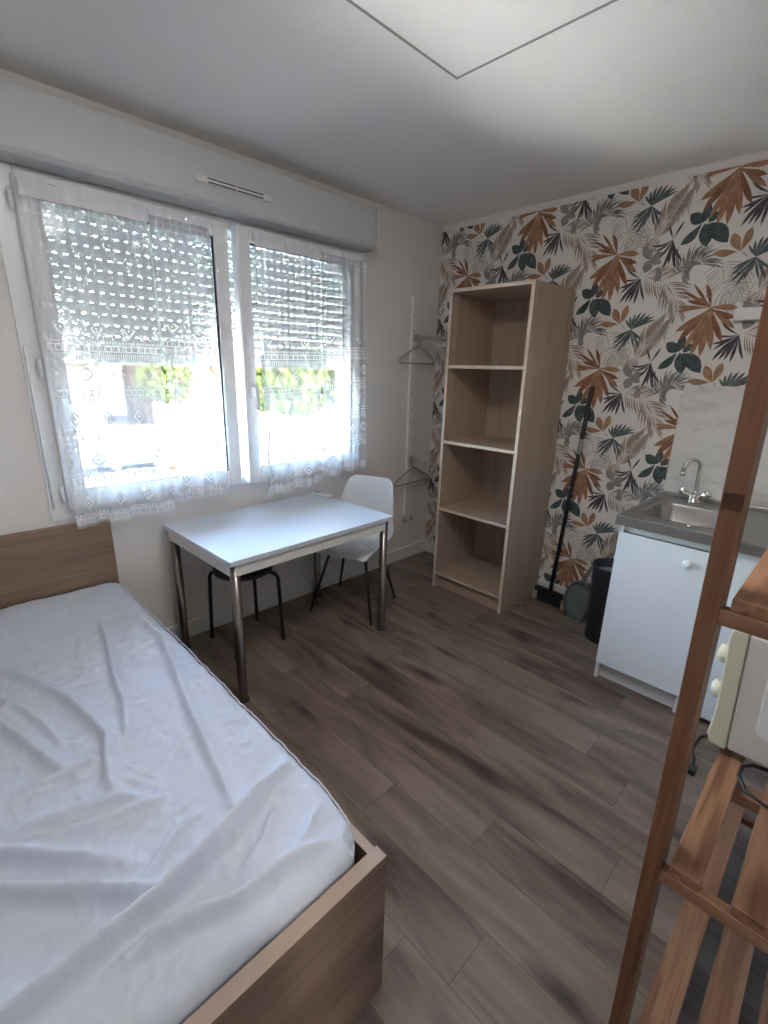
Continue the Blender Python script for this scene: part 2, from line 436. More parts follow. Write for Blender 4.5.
def frond(cx, cz, spine, n, length, w, mi, layer, ang=.7, side=(1, -1), taper=.6, curl=.06):
    P = [Vector((*p, 0)) for p in spine]
    seg = [(P[i+1]-P[i]).length for i in range(len(P)-1)]; T = sum(seg)
    def at(s):
        s *= T
        for i, q in enumerate(seg):
            if s <= q or i == len(seg)-1:
                return P[i]+(P[i+1]-P[i])*(s/q), (P[i+1]-P[i]).normalized()
            s -= q
    for i in range(n):
        s = (i+.5)/n; p, d = at(s)
        for sd in side:
            a = ang*(1-.45*s)*sd*random.uniform(.92, 1.08)
            dd = Vector((d.x*math.cos(a)-d.y*math.sin(a), d.x*math.sin(a)+d.y*math.cos(a), 0))
            l = length*(1-taper*abs(s-.35))*random.uniform(.85, 1.1)
            e = p+dd*l
            leaf(cx, cz, (p.x, p.y), (e.x, e.y), w, mi, layer, curl*sd, n=3)
    for i in range(len(P)-1): leaf(cx, cz, (P[i].x, P[i].y), (P[i+1].x, P[i+1].y), w*1.2, mi, layer, 0, n=2)
def motif(cy, cz):
    S = random.getstate(); random.seed(11)
    L = lambda a, b, w, mi, ly, bend=0., fat=.60: leaf(cy, cz, a, b, w, mi, ly, bend, 6, fat)
    # faint feather
    frond(cy, cz, [(.01, .21), (.04, .10), (.10, .02)], 17, .12, .0055, 1, 0, 1.2)
    frond(cy, cz, [(.12, .17), (.09, .10), (.07, .02)], 12, .08, .005, 1, 0, 1.1)
    frond(cy, cz, [(-.21, -.03), (-.24, -.14)], 12, .10, .006, 1, 0, .8)
    # taupe fronds
    frond(cy, cz, [(.362, -.335), (.335, -.245), (.272, -.165), (.166, -.125)][::-1], 27, .125, .0068, 2, 1, .95, (1, -1), .75)
    frond(cy, cz, [(.187, .055), (.225, .13), (.30, .24)], 26, .11, .0066, 2, 1, .62, (1, -1), .7)
    frond(cy, cz, [(.20, .06), (.165, .0)], 8, .06, .006, 2, 1, .8)
    L((.245, -.10), (.225, -.16), .035, 2, 2); L((.25, -.155), (.225, -.09), .03, 4, 2)
    for a in ((.16, .02), (.15, .06), (.17, .09)): L((.195, -.03), (a[0], a[1]+.03), .004, 2, 1, .2)
    # grey shaggy palm
    for i in range(46):
        s = i/45; px, pz = -.16+.09*s, .165+.055*math.sin(s*2.4)
        an = 2.3-2.6*s+random.uniform(-.25, .25); l = random.uniform(.06, .115)
        L((px, pz), (px+l*math.cos(an), pz+l*math.sin(an)), .0058, 3, 3, .08)
        an2 = an-PI+random.uniform(-.3, .3); l = random.uniform(.045, .085)
        L((px, pz), (px+l*math.cos(an2), pz+l*math.sin(an2)), .0056, 4 if i % 2 else 3, 3, -.08)
    # soft grey cluster
    for b, w in (((.135, .02), .045), ((.155, -.005), .03), ((.160, -.108), .052), ((.243, -.018), .042), ((.238, -.07), .036)):
        L((.188, -.045), b, w, 4, 4, 0, .5)
    # teal fan palm
    c = (.143, .214)
    for b, w in (((.128, .285), .013), ((.155, .30), .013), ((.182, .303), .016), ((.208, .302), .016), ((.232, .292), .016), ((.254, .278), .015), ((.262, .262), .012), ((.104, .268), .011),
                 ((.055, .165), .012), ((.052, .135), .013), ((.058, .108), .014), ((.084, .086), .014), ((.112, .112), .012), ((.136, .15), .01), ((.198, .112), .014), ((.206, .158), .013), ((.176, .112), .012)):
        L(c, b, w, 5, 5, random.uniform(-.05, .05))
    # rubber plant
    o = (-.100, -.208)
    L(o, (-.172, -.165), .055, 6, 6, .05, .5); L(o, (-.096, -.125), .042, 6, 6, 0, .5); L((-.112, -.214), (-.192, -.302), .042, 6, 6, .08)
    L((-.098, -.216), (-.072, -.325), .060, 6, 6, 0, .5); L((-.085, -.220), (.016, -.318), .070, 6, 7, .05, .5); L((-.085, -.215), (-.045, -.172), .034, 6, 7, 0, .5)
    L((-.200, -.305), (-.20, -.36), .008, 6, 6)
    # orange heart sprig
    h = (.077, -.364)
    L(h, (.032, -.280), .042, 9, 7, .04, .6); L(h, (.104, -.264), .036, 9, 7, -.03, .6); L((.066, -.362), (-.036, -.356), .034, 9, 7, .06); L(h, (.112, -.392), .004, 3, 7)
    # plum fan
    c = (.149, -.136)
    for b, w in (((.062, -.072), .011), ((.046, -.136), .010), ((.040, -.176), .014), ((.050, -.205), .013), ((.054, -.258), .017), ((.083, -.255), .016), ((.106, -.256), .015), ((.133, -.266), .015), ((.186, -.252), .013)):
        L(c, b, w, 7, 6, random.uniform(-.05, .05))
    # spider leaf
    c = (.276, .038)
    for b, w, bd in (((.175, .020), .011, .14), ((.192, -.008), .011, .12), ((.222, -.045), .012, .08), ((.248, -.104), .016, .05), ((.276, -.085), .013, 0), ((.308, -.106), .016, 0), ((.340, -.072), .014, -.08), ((.246, .108), .010, 0), ((.316, .116), .011, 0)):
        L(c, b, w, 7, 8, bd)
    # orange fan
    for b, w in (((-.140, -.112), .040), ((-.118, -.160), .038), ((-.086, -.200), .036), ((-.047, -.236), .040), ((-.003, -.242), .040), ((.040, -.205), .036), ((.082, -.168), .032),
                 ((.124, -.105), .032), ((.118, -.055), .032), ((.122, -.010), .034), ((-.148, -.012), .022), ((-.146, .012), .024), ((-.112, .040), .022), ((-.140, .090), .019), ((-.096, .120), .016), ((-.036, .112), .024), ((-.075, .050), .026)):
        L((random.uniform(-.004, .004), random.uniform(-.004, .004)), b, w*.86, random.choice((8, 8, 10, 9)), 9, random.uniform(-.05, .05), .62)
    for i in range(5): L((.0, 0), (random.uniform(-.02, .03), random.uniform(-.05, -.02)), .006, 9, 10)
    random.setstate(S)
CY, CZ, U, V = -1.272, 2.15, .508, .61
for i in range(-3, 4):
    for j in range(-5, 4):
        y, z = CY-U*i, CZ-V/2*i+V*j
        if y < YN-.35 or y > .35 or z < -.35 or z > 2.9: continue
        motif(y, z)
geo = lambda: pbm.verts[:]+pbm.edges[:]+pbm.faces[:]
for co_, no in (((0, 0, WTOP), (0, 0, 1)), ((0, 0, .10), (0, 0, -1)), ((0, -.002, 0), (0, 1, 0)), ((0, YN+.002, 0), (0, -1, 0))):
    bmesh.ops.bisect_plane(pbm, geom=geo(), plane_co=co_, plane_no=no, clear_outer=True)
for f in pbm.faces:
    if f.normal.x > 0: f.normal_flip()
# ground paper sheet
def quad(pts, mi):
    f = pbm.faces.new([pbm.verts.new(p) for p in pts]); f.material_index = mi
quad([(-.0002, YN+.0005, .09), (-.0002, YN+.0005, WTOP), (-.0002, -.0005, WTOP), (-.0002, -.0005, .09)], 0)
pm.box((0, YN-.12, 0), (.14, 0, H), mi=13)
struct(fin('wall_right', pm, INKS+[M['wall']], loc=(0, 0, 0)), 'wall papered with orange, teal and grey tropical leaves')

# ------------------------------------------------------------------ window
W = struct(bpy.data.objects.new('window_1', None)); C.objects.link(W); W.location = (0, 0, 0)
W['label'] = 'white plastic double window with two leaves'
def frame(x0, x1, z0, z1, y0, y1, wl, wr, wb, wt):
    m = MB(); m.box((x0, y0, z0), (x0+wl, y1, z1)); m.box((x1-wr, y0, z0), (x1, y1, z1)); m.box((x0+wl, y0, z0), (x1-wr, y1, z0+wb)); m.box((x0+wl, y0, z1-wt), (x1-wr, y1, z1)); return m
fin('window_frame', frame(WX0+.001, WX1-.001, WZ0+.001, WZ1-.001, .0, .07, .05, .05, .055, .05), M['pvc'], W, bev=.003)
fin('window_cover_strip', frame(WX0-.025, WX1+.022, WZ0-.025, WZ1+.0, -.008, -.0005, .03, .03, .03, .001), M['pvc'], W, bev=.002)
def leaf_window(x0, x1, z0, z1, hinge, ang, handle):
    lp = bpy.data.objects.new('window_leaf', None); C.objects.link(lp); lp.parent = W
    lp.location = (hinge, -.02, 0)
    m = MB(); a = .072
    m.box((x0, -.035, z0), (x0+a, .03, z1)); m.box((x1-a, -.035, z0), (x1, .03, z1)); m.box((x0+a, -.035, z0), (x1-a, .03, z0+a+.015)); m.box((x0+a, -.035, z1-a), (x1-a, .03, z1))
    fin('leaf_frame', m, M['pvc'], lp, bev=.006)
    m = MB(); g = .006; xa, xb, za, zb = x0+a, x1-a, z0+a+.015, z1-a
    m.box((xa, -.022, za), (xa+g, -.012, zb)); m.box((xb-g, -.022, za), (xb, -.012, zb)); m.box((xa+g, -.022, za), (xb-g, -.012, za+g)); m.box((xa+g, -.022, zb-g), (xb-g, -.012, zb))
    fin('gasket', m, M['rubber'], lp)
    fin('pane', bx((xa+.0005, -.004, za+.0005), (xb-.0005, .0, zb-.0005)), M['glass'], lp)
    if handle:
        m = MB(); hx = x0+.04; m.box((hx-.014, -.045, 1.33), (hx+.014, -.0345, 1.42)); m.tube([(hx, -.04, 1.40), (hx, -.075, 1.40), (hx+.002, -.085, 1.385), (hx+.004, -.085, 1.27)], [.009, .009, .01, .008])
        fin('window_handle', m, M['trim'], lp, bev=.002)
    lp.rotation_euler = (0, 0, ang)
    return lp
La = leaf_window(-2.558, -1.705, .85, 2.172, -2.558, 0, False)
Lb = leaf_window(-1.672, -.802, .85, 2.172, -.802, math.radians(2.2), True)
for x in (-2.572, ):
    for z in (2.08, 1.47, .93):
        m = MB(); m.tube([(x, -.028, z-.035), (x, -.028, z+.035)], .008); fin('hinge', m, M['pvc'], W)
m = MB(); m.tube([(-2.612, -.02, .87), (-2.612, -.02, 1.55)], .005); fin('drip_rod', m, M['pvc'], W)
# roller shutter box on the wall
S = thing('roller_shutter_box', (-1.69, 0, 2.203), 'long white box above the window holding the roller shutter', 'shutter box')
m = MB(); m.prism([(-.0008, 2.203), (-.118, 2.203), (-.135, 2.222), (-.135, 2.422), (-.0008, 2.422)], 0, -2.605, -.779)
fin('casing', m, M['box'], S, bev=.006)
for xa in (-2.6155, -.7785): fin('end_cap', bx((xa, -.138, 2.200), (xa+.010, -.0008, 2.425)), M['box'], S, bev=.003)
V_ = thing('air_vent', (-1.70, -.135, 2.288), 'slim white air vent with two dark slots on the shutter box', 'vent')
fin('vent_cover', bx((-1.895, -.150, 2.281), (-1.51, -.1355, 2.309)), M['trim'], V_, bev=.004)
m = MB()
for z in (2.286, 2.301):
    m.box((-1.845, -.1512, z-.0025), (-1.707, -.1495, z+.0025)); m.box((-1.700, -.1512, z-.0025), (-1.562, -.1495, z+.0025))
fin('slot', m, M['dark'], V_)
# the shutter itself, half lowered outside the glass
SH = thing('roller_shutter', (-1.69, .135, 1.49), 'half-lowered grey roller shutter with rows of light slits', 'shutter')
m = MB(); pitch = .0465; z = 1.525
while z < 2.24:
    zt = min(z+.0439, 2.26)
    m.prism([(.1315, z), (.126, z+.007), (.124, z+.022), (.130, zt), (.1335, zt), (.140, z+.030), (.141, z+.010), (.135, z)], 0, -2.60, -.777)
    # webs between the light slits
    x = -2.598+random.uniform(0, .012)
    while x < -.80:
        m.box((x, .1325, z+.040), (min(x+.026, -.778), .1345, z+.049)); x += .043
    z += pitch
fin('slats', m, M['shutter'], SH)
fin('bottom_bar', bx((-2.60, .122, 1.492), (-.777, .146, 1.525)), M['shutter'], SH, bev=.002)
for x0, x1 in ((-2.6, -2.555), (-.82, -.775)):
    fin('guide_rail', bx((x0, .148, WZ0+.002), (x1, .165, 2.19)), M['pvc'], SH)
m = MB(); m.box((WX0-.05, WT-.005, WZ0-.03), (WX1+.05, WT+.05, WZ0)); 
struct(fin('trim_3', m, M['trim'], loc=(0, 0, 0)), 'outside window sill')

# ------------------------------------------------------------------ lace curtains
def curtain(x0, x1, zt, zb, y, folds, amp, label, ph=0., skew=0., fringe=True, tiebase=0., ang=0., hx=0., wide=1.1, sag=0.):
    bm = bmesh.new(); nx, nz = 150, 70; lay = bm.verts.layers.float_vector.new('cloth')
    grid = []
    for i in range(nx+1):
        s = i/nx; col = []
        for j in range(nz+1):
            t_ = j/nz; zz = zt+(zb-zt)*t_
            zz += t_*(sag*math.sin(PI*s*1.0+ph) + skew*(s-.5))
            a = amp*(.25+.75*t_)
            yy = y-a*(.5+.5*math.sin(2*PI*folds*s+ph+.6*math.sin(3*t_+ph)))-.25*a*math.sin(2*PI*folds*2.3*s+1.7*ph)
            xx = x0+(x1-x0)*s + tiebase*t_**2*(1-s) + .006*t_*math.sin(2*PI*folds*s*1.3+ph)
            v = bm.verts.new((xx, yy, zz)); v[lay] = (s*(x1-x0)*wide, (1-t_)*(zt-zb), 0); col.append(v)
        grid.append(col)
    for i in range(nx):
        for j in range(nz):
            f = bm.faces.new((grid[i][j], grid[i+1][j], grid[i+1][j+1], grid[i][j+1])); f.smooth = True
    if fringe:
        for i in range(0, nx, 1):
            a, b = grid[i][nz], grid[i+1][nz]
            c = (a.co+b.co)/2; w = (b.co-a.co)*.28
            q = [bm.verts.new(c-w), bm.verts.new(c+w), bm.verts.new(c+w*.4-Vector((0, 0, .016))), bm.verts.new(c-w*.4-Vector((0, 0, .016)))]
            for v in q: v[lay] = (0.004, .01, 0)
            bm.faces.new(q)
    mb = MB(); mb.bm.free(); mb.bm = bm
    if ang:
        R = Matrix.Rotation(ang, 4, 'Z'); P0 = Vector((hx, -.02, 0))
        for v in bm.verts: v.co = R @ (v.co-P0) + P0
    T = thing('lace_curtain', ((x0+x1)/2, y, zt), label, 'curtain')
    o = fin('lace_cloth', mb, M['lace'], T); 
    m = MB(); m.tube([(x0, y+.002, zt-.02), (x1, y+.002, zt-.02)], .0035, 8)
    if ang:
        for v in m.bm.verts: v.co = R @ (v.co-P0) + P0
    fin('curtain_rod', m, M['pvc'], T)
    return T
curtain(-2.553, -2.100, 2.165, .80, -.075, 2.8, .036, 'lace curtain panel farthest left, long fringed hem hanging to the headboard', .4, skew=.0, wide=1.05)
curtain(-2.094, -1.815, 2.16, .835, -.068, 2.4, .030, 'lace curtain panel on the left window leaf, beside the centre gap', 1.7, wide=1.1)
AB = math.radians(2.2)
curtain(-1.598, -1.175, 2.155, .80, -.066, 2.6, .042, 'lace curtain panel beside the window handle, hanging lowest on the right leaf', 2.9, skew=.03, ang=AB, hx=-.802, wide=1.15)
curtain(-1.165, -.80, 2.155, .845, -.066, 2.2, .040, 'lace curtain panel farthest right, over the window edge above the chair', 4.2, skew=.02, ang=AB, hx=-.802, wide=1.15)
m = MB(); m.tube([(-1.57, -.125, 1.15), (-1.585, -.125, 1.0), (-1.565, -.12, .88), (-1.58, -.125, .78), (-1.588, -.125, .745), (-1.596, -.123, .765)], .0035, 8)
tag(fin('curtain_cord', m, M['pvc']), 'thin white cord dangling beside the right-hand window leaf curtain', 'cord')

# ------------------------------------------------------------------ table
TC = Vector((-1.668, -.388, 0)); ta = .024; TL, TW, TH = .998, .688, .716
T = thing('dining_table', TC, 'white extending table with chrome legs under the window', 'table')
def tb(mbx): return mbx
def loc_fin(name, m, mat, par, bev=0):   # build in local space of an unrotated parent at its location
    for v in m.bm.verts: v.co += wloc(par)
    return fin(name, m, mat, par, bev=bev)
hl, hw = TL/2, TW/2
loc_fin('tabletop', bx((-hl, -hw, TH-.022), (hl, hw, TH)), M['tablewhite'], T, .0025)
for sgn in (-1, 1):
    y = sgn*(hw-.022)
    loc_fin('apron', bx((-hl+.03, y-.008, TH-.078), (-.001, y+.008, TH-.0225)), M['apron'], T, .001)
    loc_fin('apron', bx((.001, y-.008, TH-.078), (hl-.05, y+.008, TH-.0225)), M['apron'], T, .001)
    x = sgn*(hl-.02)
    loc_fin('apron', bx((x-.008, -hw+.035, TH-.078), (x+.008, hw-.035, TH-.0225)), M['apron'], T, .001)
for sx in (-1, 1):
    for sy in (-1, 1):
        m = MB(); cx, cy = sx*(hl-.038), sy*(hw-.038)
        m.lathe([(.0, .008), (.021, .008), (.0225, .03), (.0225, TH-.023), (0, TH-.023)], (cx, cy, 0), seg=24)
        lg = loc_fin('leg', m, M['brushed'], T)
        m = MB(); m.lathe([(0, 0), (.026, 0), (.026, .008), (.021, .012), (0, .012)], (cx, cy, 0), seg=24)
        for v in m.bm.verts: v.co += TC
        fin('leg_foot', m, M['blackplastic'], lg)
T.rotation_euler = (0, 0, ta)
R_ = thing('remote_control', (-1.205, -.125, TH+.0005), 'small white remote control at the back corner of the table', 'remote control')
m = MB(); m.box((-.021, -.085, .001), (.021, .085, .016)); loc_fin('remote_body', m, M['remote'], R_, .005)
m = MB(); m.box((-.014, .03, .0155), (.014, .07, .0168)); loc_fin('display', m, M['hanger'], R_)
R_.rotation_euler = (0, 0, .12)

# ------------------------------------------------------------------ stool
SC = Vector((-1.84, -.24, 0)); S_ = thing('stool', SC, 'low round black stool tucked under the table', 'stool')
m = MB(); m.lathe([(0, .425), (.150, .425), (.160, .432), (.160, .446), (.150, .453), (0, .454)], seg=40); loc_fin('seat', m, M['seatblack'], S_)
for a in (PI/4, 3*PI/4, 5*PI/4, 7*PI/4):
    ux, uy = math.cos(a), math.sin(a); pts = [(0.02*ux, .02*uy, .415), (.10*ux, .10*uy, .417)]
    for i in range(7):
        q = PI/2*i/6; pts.append(((.145+.045*math.sin(q))*ux, (.145+.045*math.sin(q))*uy, .372+.045*math.cos(q)))
    pts += [(.205*ux, .205*uy, .006)]
    m = MB(); m.tube(pts, .0105, 12); lg = loc_fin('leg', m, M['blackmetal'], S_)
    m = MB(); m.lathe([(0, 0), (.013, 0), (.013, .014), (0, .014)], (.205*ux, .205*uy, 0), seg=14)
    for v in m.bm.verts: v.co += SC
    fin('leg_tip', m, M['blackplastic'], lg)

# ------------------------------------------------------------------ shell chair
CC = Vector((-1.118, -.342, 0)); CH = thing('shell_chair', CC, 'white moulded shell chair with thin black legs at the table end', 'chair')
fa = math.radians(203)
prof = [(.235, .425), (.215, .447), (.16, .452), (.08, .440), (0., .432), (-.08, .434), (-.145, .455), (-.185, .50), (-.205, .56), (-.220, .64), (-.238, .72), (-.255, .79), (-.262, .822)]
wid = [.185, .205, .225, .235, .238, .236, .228, .218, .208, .194, .178, .162, .138]
curl = [.0, .012, .035, .055, .068, .078, .085, .080, .070, .055, .040, .025, .01]
bm = bmesh.new(); NU = 16; G = []
NP = len(prof)
def tan(i):
    a, b = prof[max(0, i-1)], prof[min(NP-1, i+1)]; d = Vector((b[0]-a[0], b[1]-a[1])); d.normalize(); return d
for i, (f_, z_) in enumerate(prof):
    d = tan(i); nrm = Vector((-d.y, d.x)) ; nrm = nrm if (nrm.x > 0 or nrm.y > 0) else -nrm
    # normal points up for the seat and forward for the back
    nrm = Vector((-d.y, d.x)); 
    if nrm.y < -.01 or (abs(nrm.y) < .35 and nrm.x < 0): nrm = -nrm
    row = []
    for k in range(NU+1):
        u = -1+2*k/NU; c = curl[i]*abs(u)**2.6
        dz = -.016*abs(u)**4 if i == NP-1 else 0
        row.append(bm.verts.new((f_+nrm.x*c, wid[i]*math.sin(u*PI/2*.97)/math.sin(PI/2*.97)*(1-.0*abs(u)), z_+nrm.y*c+dz)))
    G.append(row)
for i in range(NP-1):
    for k in range(NU):
        f = bm.faces.new((G[i][k], G[i][k+1], G[i+1][k+1], G[i+1][k])); f.smooth = True
mb = MB(); mb.bm.free(); mb.bm = bm
o = loc_fin('seat_shell', mb, M['shell'], CH)
sd = o.modifiers.new('thick', 'SOLIDIFY'); sd.thickness = .007; sd.offset = -1
ss = o.modifiers.new('sub', 'SUBSURF'); ss.levels = 2; ss.render_levels = 2
for p_ in o.data.polygons: p_.use_smooth = True
for sx in (-1, 1):
    for sy in (-1, 1):
        foot = (.200*sx, .212*sy, .004); top = (.105*sx-.01, .115*sy, .424)
        m = MB(); m.tube([top, tuple(top[i]+(foot[i]-top[i])*.5 for i in range(3)), foot], [.0095, .009, .0075], 12); loc_fin('leg', m, M['blackmetal'], CH)
m = MB()
m.tube([(.10, .11, .420), (-.115, -.115, .420)], .007, 8); m.tube([(.10, -.11, .420), (-.115, .115, .420)], .007, 8)
loc_fin('under_frame', m, M['blackmetal'], CH)
CH.rotation_euler = (0, 0, fa)

# ------------------------------------------------------------------ bookcase
BK = thing('bookcase', (-.252, -.786, 0), 'tall narrow open bookcase in pale oak laminate against the leaf wallpaper', 'bookcase')
Y0, Y1, XF, XB, BH = -1.070, -.502, -.502, -.0148, 1.98
for a, b in ((Y0, Y0+.02), (Y1-.02, Y1)):
    m = MB(); m.box((XF+.0008, a, 0), (XB, b, BH)); m.box((XF, a, 0), (XF+.0008, b, BH), mi=1)
    fin('side_panel', m, [M['oak_v'], M['oak_edge']], BK)
m = MB(); m.box((XF+.0008, Y0+.0202, BH-.02), (XB, Y1-.0202, BH)); m.box((XF, Y0+.0202, BH-.02), (XF+.0008, Y1-.0202, BH), mi=1); fin('top_board', m, [M['oak_y'], M['oak_edge']], BK)
for zt in (1.539, 1.062, .600, .118):
    m = MB(); m.box((XF+.004, Y0+.0202, zt-.019), (XB-.008, Y1-.0202, zt)); m.box((XF+.003, Y0+.0202, zt-.019), (XF+.004, Y1-.0202, zt), mi=1); fin('shelf', m, [M['oak_y'], M['oak_edge']], BK)
fin('back_panel', bx((XB-.007, Y0+.0202, .02), (XB-.001, Y1-.0202, BH-.0202)), M['oak_v'], BK)
fin('plinth', bx((XF+.03, Y0+.0202, 0), (XF+.048, Y1-.0202, .0985)), M['oak_y'], BK)

# ------------------------------------------------------------------ wall rack and hangers
RK = thing('clothes_rail_rack', (-.278, 0, .38), 'white perforated wall upright with two metal hanging arms in the corner', 'clothes rack')
m = MB(); m.box((-.30, -.020, .38), (-.256, -.0008, 2.005)); fin('upright', m, M['rack'], RK, bev=.003)
z = .45
while z < 1.98:
    m = MB(); m.lathe([(0, -.0212), (.005, -.0212), (.005, -.0195), (0, -.0195)], (-.278, 0, z), axis=1, seg=10); fin('rail_hole', m, M['dark'], RK); z += .11
for z in (1.728, .842):
    m = MB(); m.tube([(-.278, -.022, z), (-.278, -.36, z-.01)], .0125, 12)
    fin('hanging_arm', m, M['hanger'], RK)
    fin('bracket', bx((-.293, -.045, z-.028), (-.263, -.0205, z+.022)), M['chrome'], RK, bev=.003)
def hanger(z, y, w, label, drop=.105, tilt=0):
    o = thing('clothes_hanger', (-.278, y, z), label, 'hanger', )
    m = MB(); pts = []
    for i in range(10):
        a = PI*1.15-PI*1.35*i/9; pts.append((.018*math.cos(a), 0, .0+.018*math.sin(a)))
    pts += [(.004, 0, -.035), (0, 0, -.055)]
    m.tube(pts, .0028, 8); loc_fin('hook', m, M['chrome'], o)
    m = MB(); b = -.055
    m.tube([(0, 0, b), (-.06, 0, b-.022), (-w*.9, 0, b-drop+.022), (-w, 0, b-drop), (-w*.93, 0, b-drop-.012), (w*.93, 0, b-drop-.012), (w, 0, b-drop), (w*.9, 0, b-drop+.022), (.06, 0, b-.022), (0, 0, b)], .0065, 10)
    loc_fin('hanger_body', m, M['hanger'], o); o.rotation_euler = (0, 0, tilt); return o
hanger(1.722, -.065, .205, 'grey plastic clothes hanger on the upper metal arm', tilt=.04)
hanger(.836, -.065, .215, 'pale plastic clothes hanger on the lower metal arm', drop=.11, tilt=.06)
SK = thing('wall_socket', (-.24, 0, .30), 'white double wall socket low behind the chair', 'socket')
fin('socket_plate', bx((-.33, -.011, .295), (-.17, -.0008, .375)), M['trim'], SK, bev=.004)
for x in (-.29, -.21):
    m = MB(); m.lathe([(0, -.0118), (.02, -.0118), (.02, -.0105), (0, -.0105)], (x, 0, .335), axis=1, seg=20); fin('outlet', m, M['hanger'], SK)
tag(fin('cable_trunking', bx((-1.952, -.011, .102), (-1.936, -.0008, .66)), M['wall'], bev=.002), 'thin white vertical cable cover on the wall behind the stool', 'cable cover')
WB = thing('wall_light', (0, -1.95, 1.775), 'small white box fitted on the leaf wallpaper above the sink', 'wall box')
fin('light_body', bx((-.05, -2.01, 1.772), (-.0125, -1.895, 1.832)), M['trim'], WB, bev=.006)
fin('back_plate', bx((-.0125, -2.0, 1.78), (-.006, -1.905, 1.825)), M['trim'], WB)

# ------------------------------------------------------------------ kitchenette
KY0, KY1, KF = -2.752, -1.748, -.742
KC = thing('sink_cabinet', (-.40, -1.95, 0), 'white base cabinet with one door under the steel sink', 'cabinet')
m = MB()
m.box((-.700, KY1-.018-.012, 0), (-.12, KY1-.012, .839)); m.box((-.700, -2.146, 0), (-.12, -2.128, .839))
m.box((-.690, -2.1278, .10), (-.12, KY1-.0302, .118)); m.box((-.125, -2.1278, .118), (-.12, KY1-.0302, .839)); m.box((-.690, -2.1278, .80), (-.672, KY1-.0302, .839))
fin('carcass', m, M['kitpanel'], KC, bev=.001)
dd = fin('door', bx((-.718, -2.143, .097), (-.7005, KY1-.015, .800)), M['kitwhite'], KC, bev=.002)
m = MB(); m.lathe([(0, -.742), (.014, -.742), (.019, -.737), (.019, -.731), (.009, -.726), (.008, -.718), (0, -.718)], (0, -2.062, .735), axis=0, seg=24)
fin('knob', m, M['pvc'], dd)
fin('toe_kick', bx((-.672, -2.1278, 0), (-.655, KY1-.0302, .0995)), M['kitpanel'], KC)
FR = thing('under_counter_fridge', (-.40, -2.44, 0), 'white fridge under the counter, seen between the pine post and the microwave', 'fridge')
fin('fridge_body', bx((-.665, -2.735, .03), (-.12, -2.152, .835)), M['kitwhite'], FR, bev=.006)
fd = fin('fridge_door', bx((-.708, -2.735, .035), (-.668, -2.152, .832)), M['kitwhite'], FR, bev=.01)
for x in (-.62, -.17):
    for y in (-2.69, -2.20):
        m = MB(); m.lathe([(0, 0), (.02, 0), (.02, .03), (0, .03)], (x, y, 0), seg=14); fin('foot', m, M['blackplastic'], FR)

# worktop: top sheet with a basin cut out, pressed drain area
WK = thing('steel_worktop', (-.42, -2.25, .84), 'stainless steel kitchen worktop with inset sink', 'worktop')
zt, zb = .887, .8405
bx0, bx1, by0, by1 = -.635, -.285, -2.115, -1.812     # basin hole
def rr(x0, x1, y0, y1, r, n=6):
    pts = []
    for cx, cy, a0 in ((x1-r, y1-r, 0), (x0+r, y1-r, PI/2), (x0+r, y0+r, PI), (x1-r, y0+r, 3*PI/2)):
        for i in range(n+1): a = a0+PI/2*i/n; pts.append((cx+r*math.cos(a), cy+r*math.sin(a)))
    return pts
def loft(m, rings, mi=None, smooth=True, closeend=True):
    vs = [[m.bm.verts.new(p) for p in r] for r in rings]; n = len(vs[0])
    for a, b in zip(vs, vs[1:]):
        for k in range(n):
            f = m.bm.faces.new((a[k], a[(k+1) % n], b[(k+1) % n], b[k])); f.smooth = smooth; f.material_index = mi or 0
    if closeend:
        f = m.bm.faces.new(vs[-1]); f.material_index = mi or 0
    return vs
# outer rectangle matched point for point to the rounded hole so the top is one skin
hole = rr(bx0, bx1, by0, by1, .07)
X0, X1, KYa, KYb = KF, -.10, KY0, KY1
def project(p):
    cx, cy = (bx0+bx1)/2, (by0+by1)/2; dx, dy = p[0]-cx, p[1]-cy; s = 1e9
    if dx > 1e-9: s = min(s, (X1-cx)/dx)
    if dx < -1e-9: s = min(s, (X0-cx)/dx)
    if dy > 1e-9: s = min(s, (KYb-cy)/dy)
    if dy < -1e-9: s = min(s, (KYa-cy)/dy)
    return [cx+dx*s, cy+dy*s]
outer = [project(p) for p in hole]
for c in ((X0, KYa), (X0, KYb), (X1, KYa), (X1, KYb)):
    k = min(range(len(outer)), key=lambda i: math.hypot(outer[i][0]-c[0], outer[i][1]-c[1])); outer[k] = list(c)
m = MB()
ins = lambda P, e: [(X0+e if abs(x-X0) < 1e-6 else X1-e if abs(x-X1) < 1e-6 else x, KYa+e if abs(y-KYa) < 1e-6 else KYb-e if abs(y-KYb) < 1e-6 else y) for x, y in P]
loft(m, [[(x, y, zb) for x, y in outer], [(x, y, zt-.004) for x, y in outer], [(x, y, zt) for x, y in ins(outer, .004)], [(x, y, zt) for x, y in ins(outer, .014)], [(x, y, zt-.004) for x, y in ins(outer, .020)],
         [(x, y, zt-.004) for x, y in rr(bx0-.02, bx1+.02, by0-.02, by1+.02, .085)], [(x, y, zt-.001) for x, y in rr(bx0-.010, bx1+.010, by0-.010, by1+.010, .078)], [(x, y, zt-.004) for x, y in hole]], smooth=False, closeend=False)
fin('counter_sheet', m, M['steel'], WK)
m = MB()
loft(m, [[(x, y, zt-.004) for x, y in hole], [(x, y, zt-.02) for x, y in rr(bx0+.006, bx1-.006, by0+.006, by1-.006, .068)], [(x, y, zt-.12) for x, y in rr(bx0+.018, bx1-.018, by0+.018, by1-.018, .06)],
         [(x, y, zt-.145) for x, y in rr(bx0+.04, bx1-.04, by0+.04, by1-.04, .05)]])
for f in m.bm.faces: f.smooth = True
bs = fin('basin', m, M['basin'], WK)
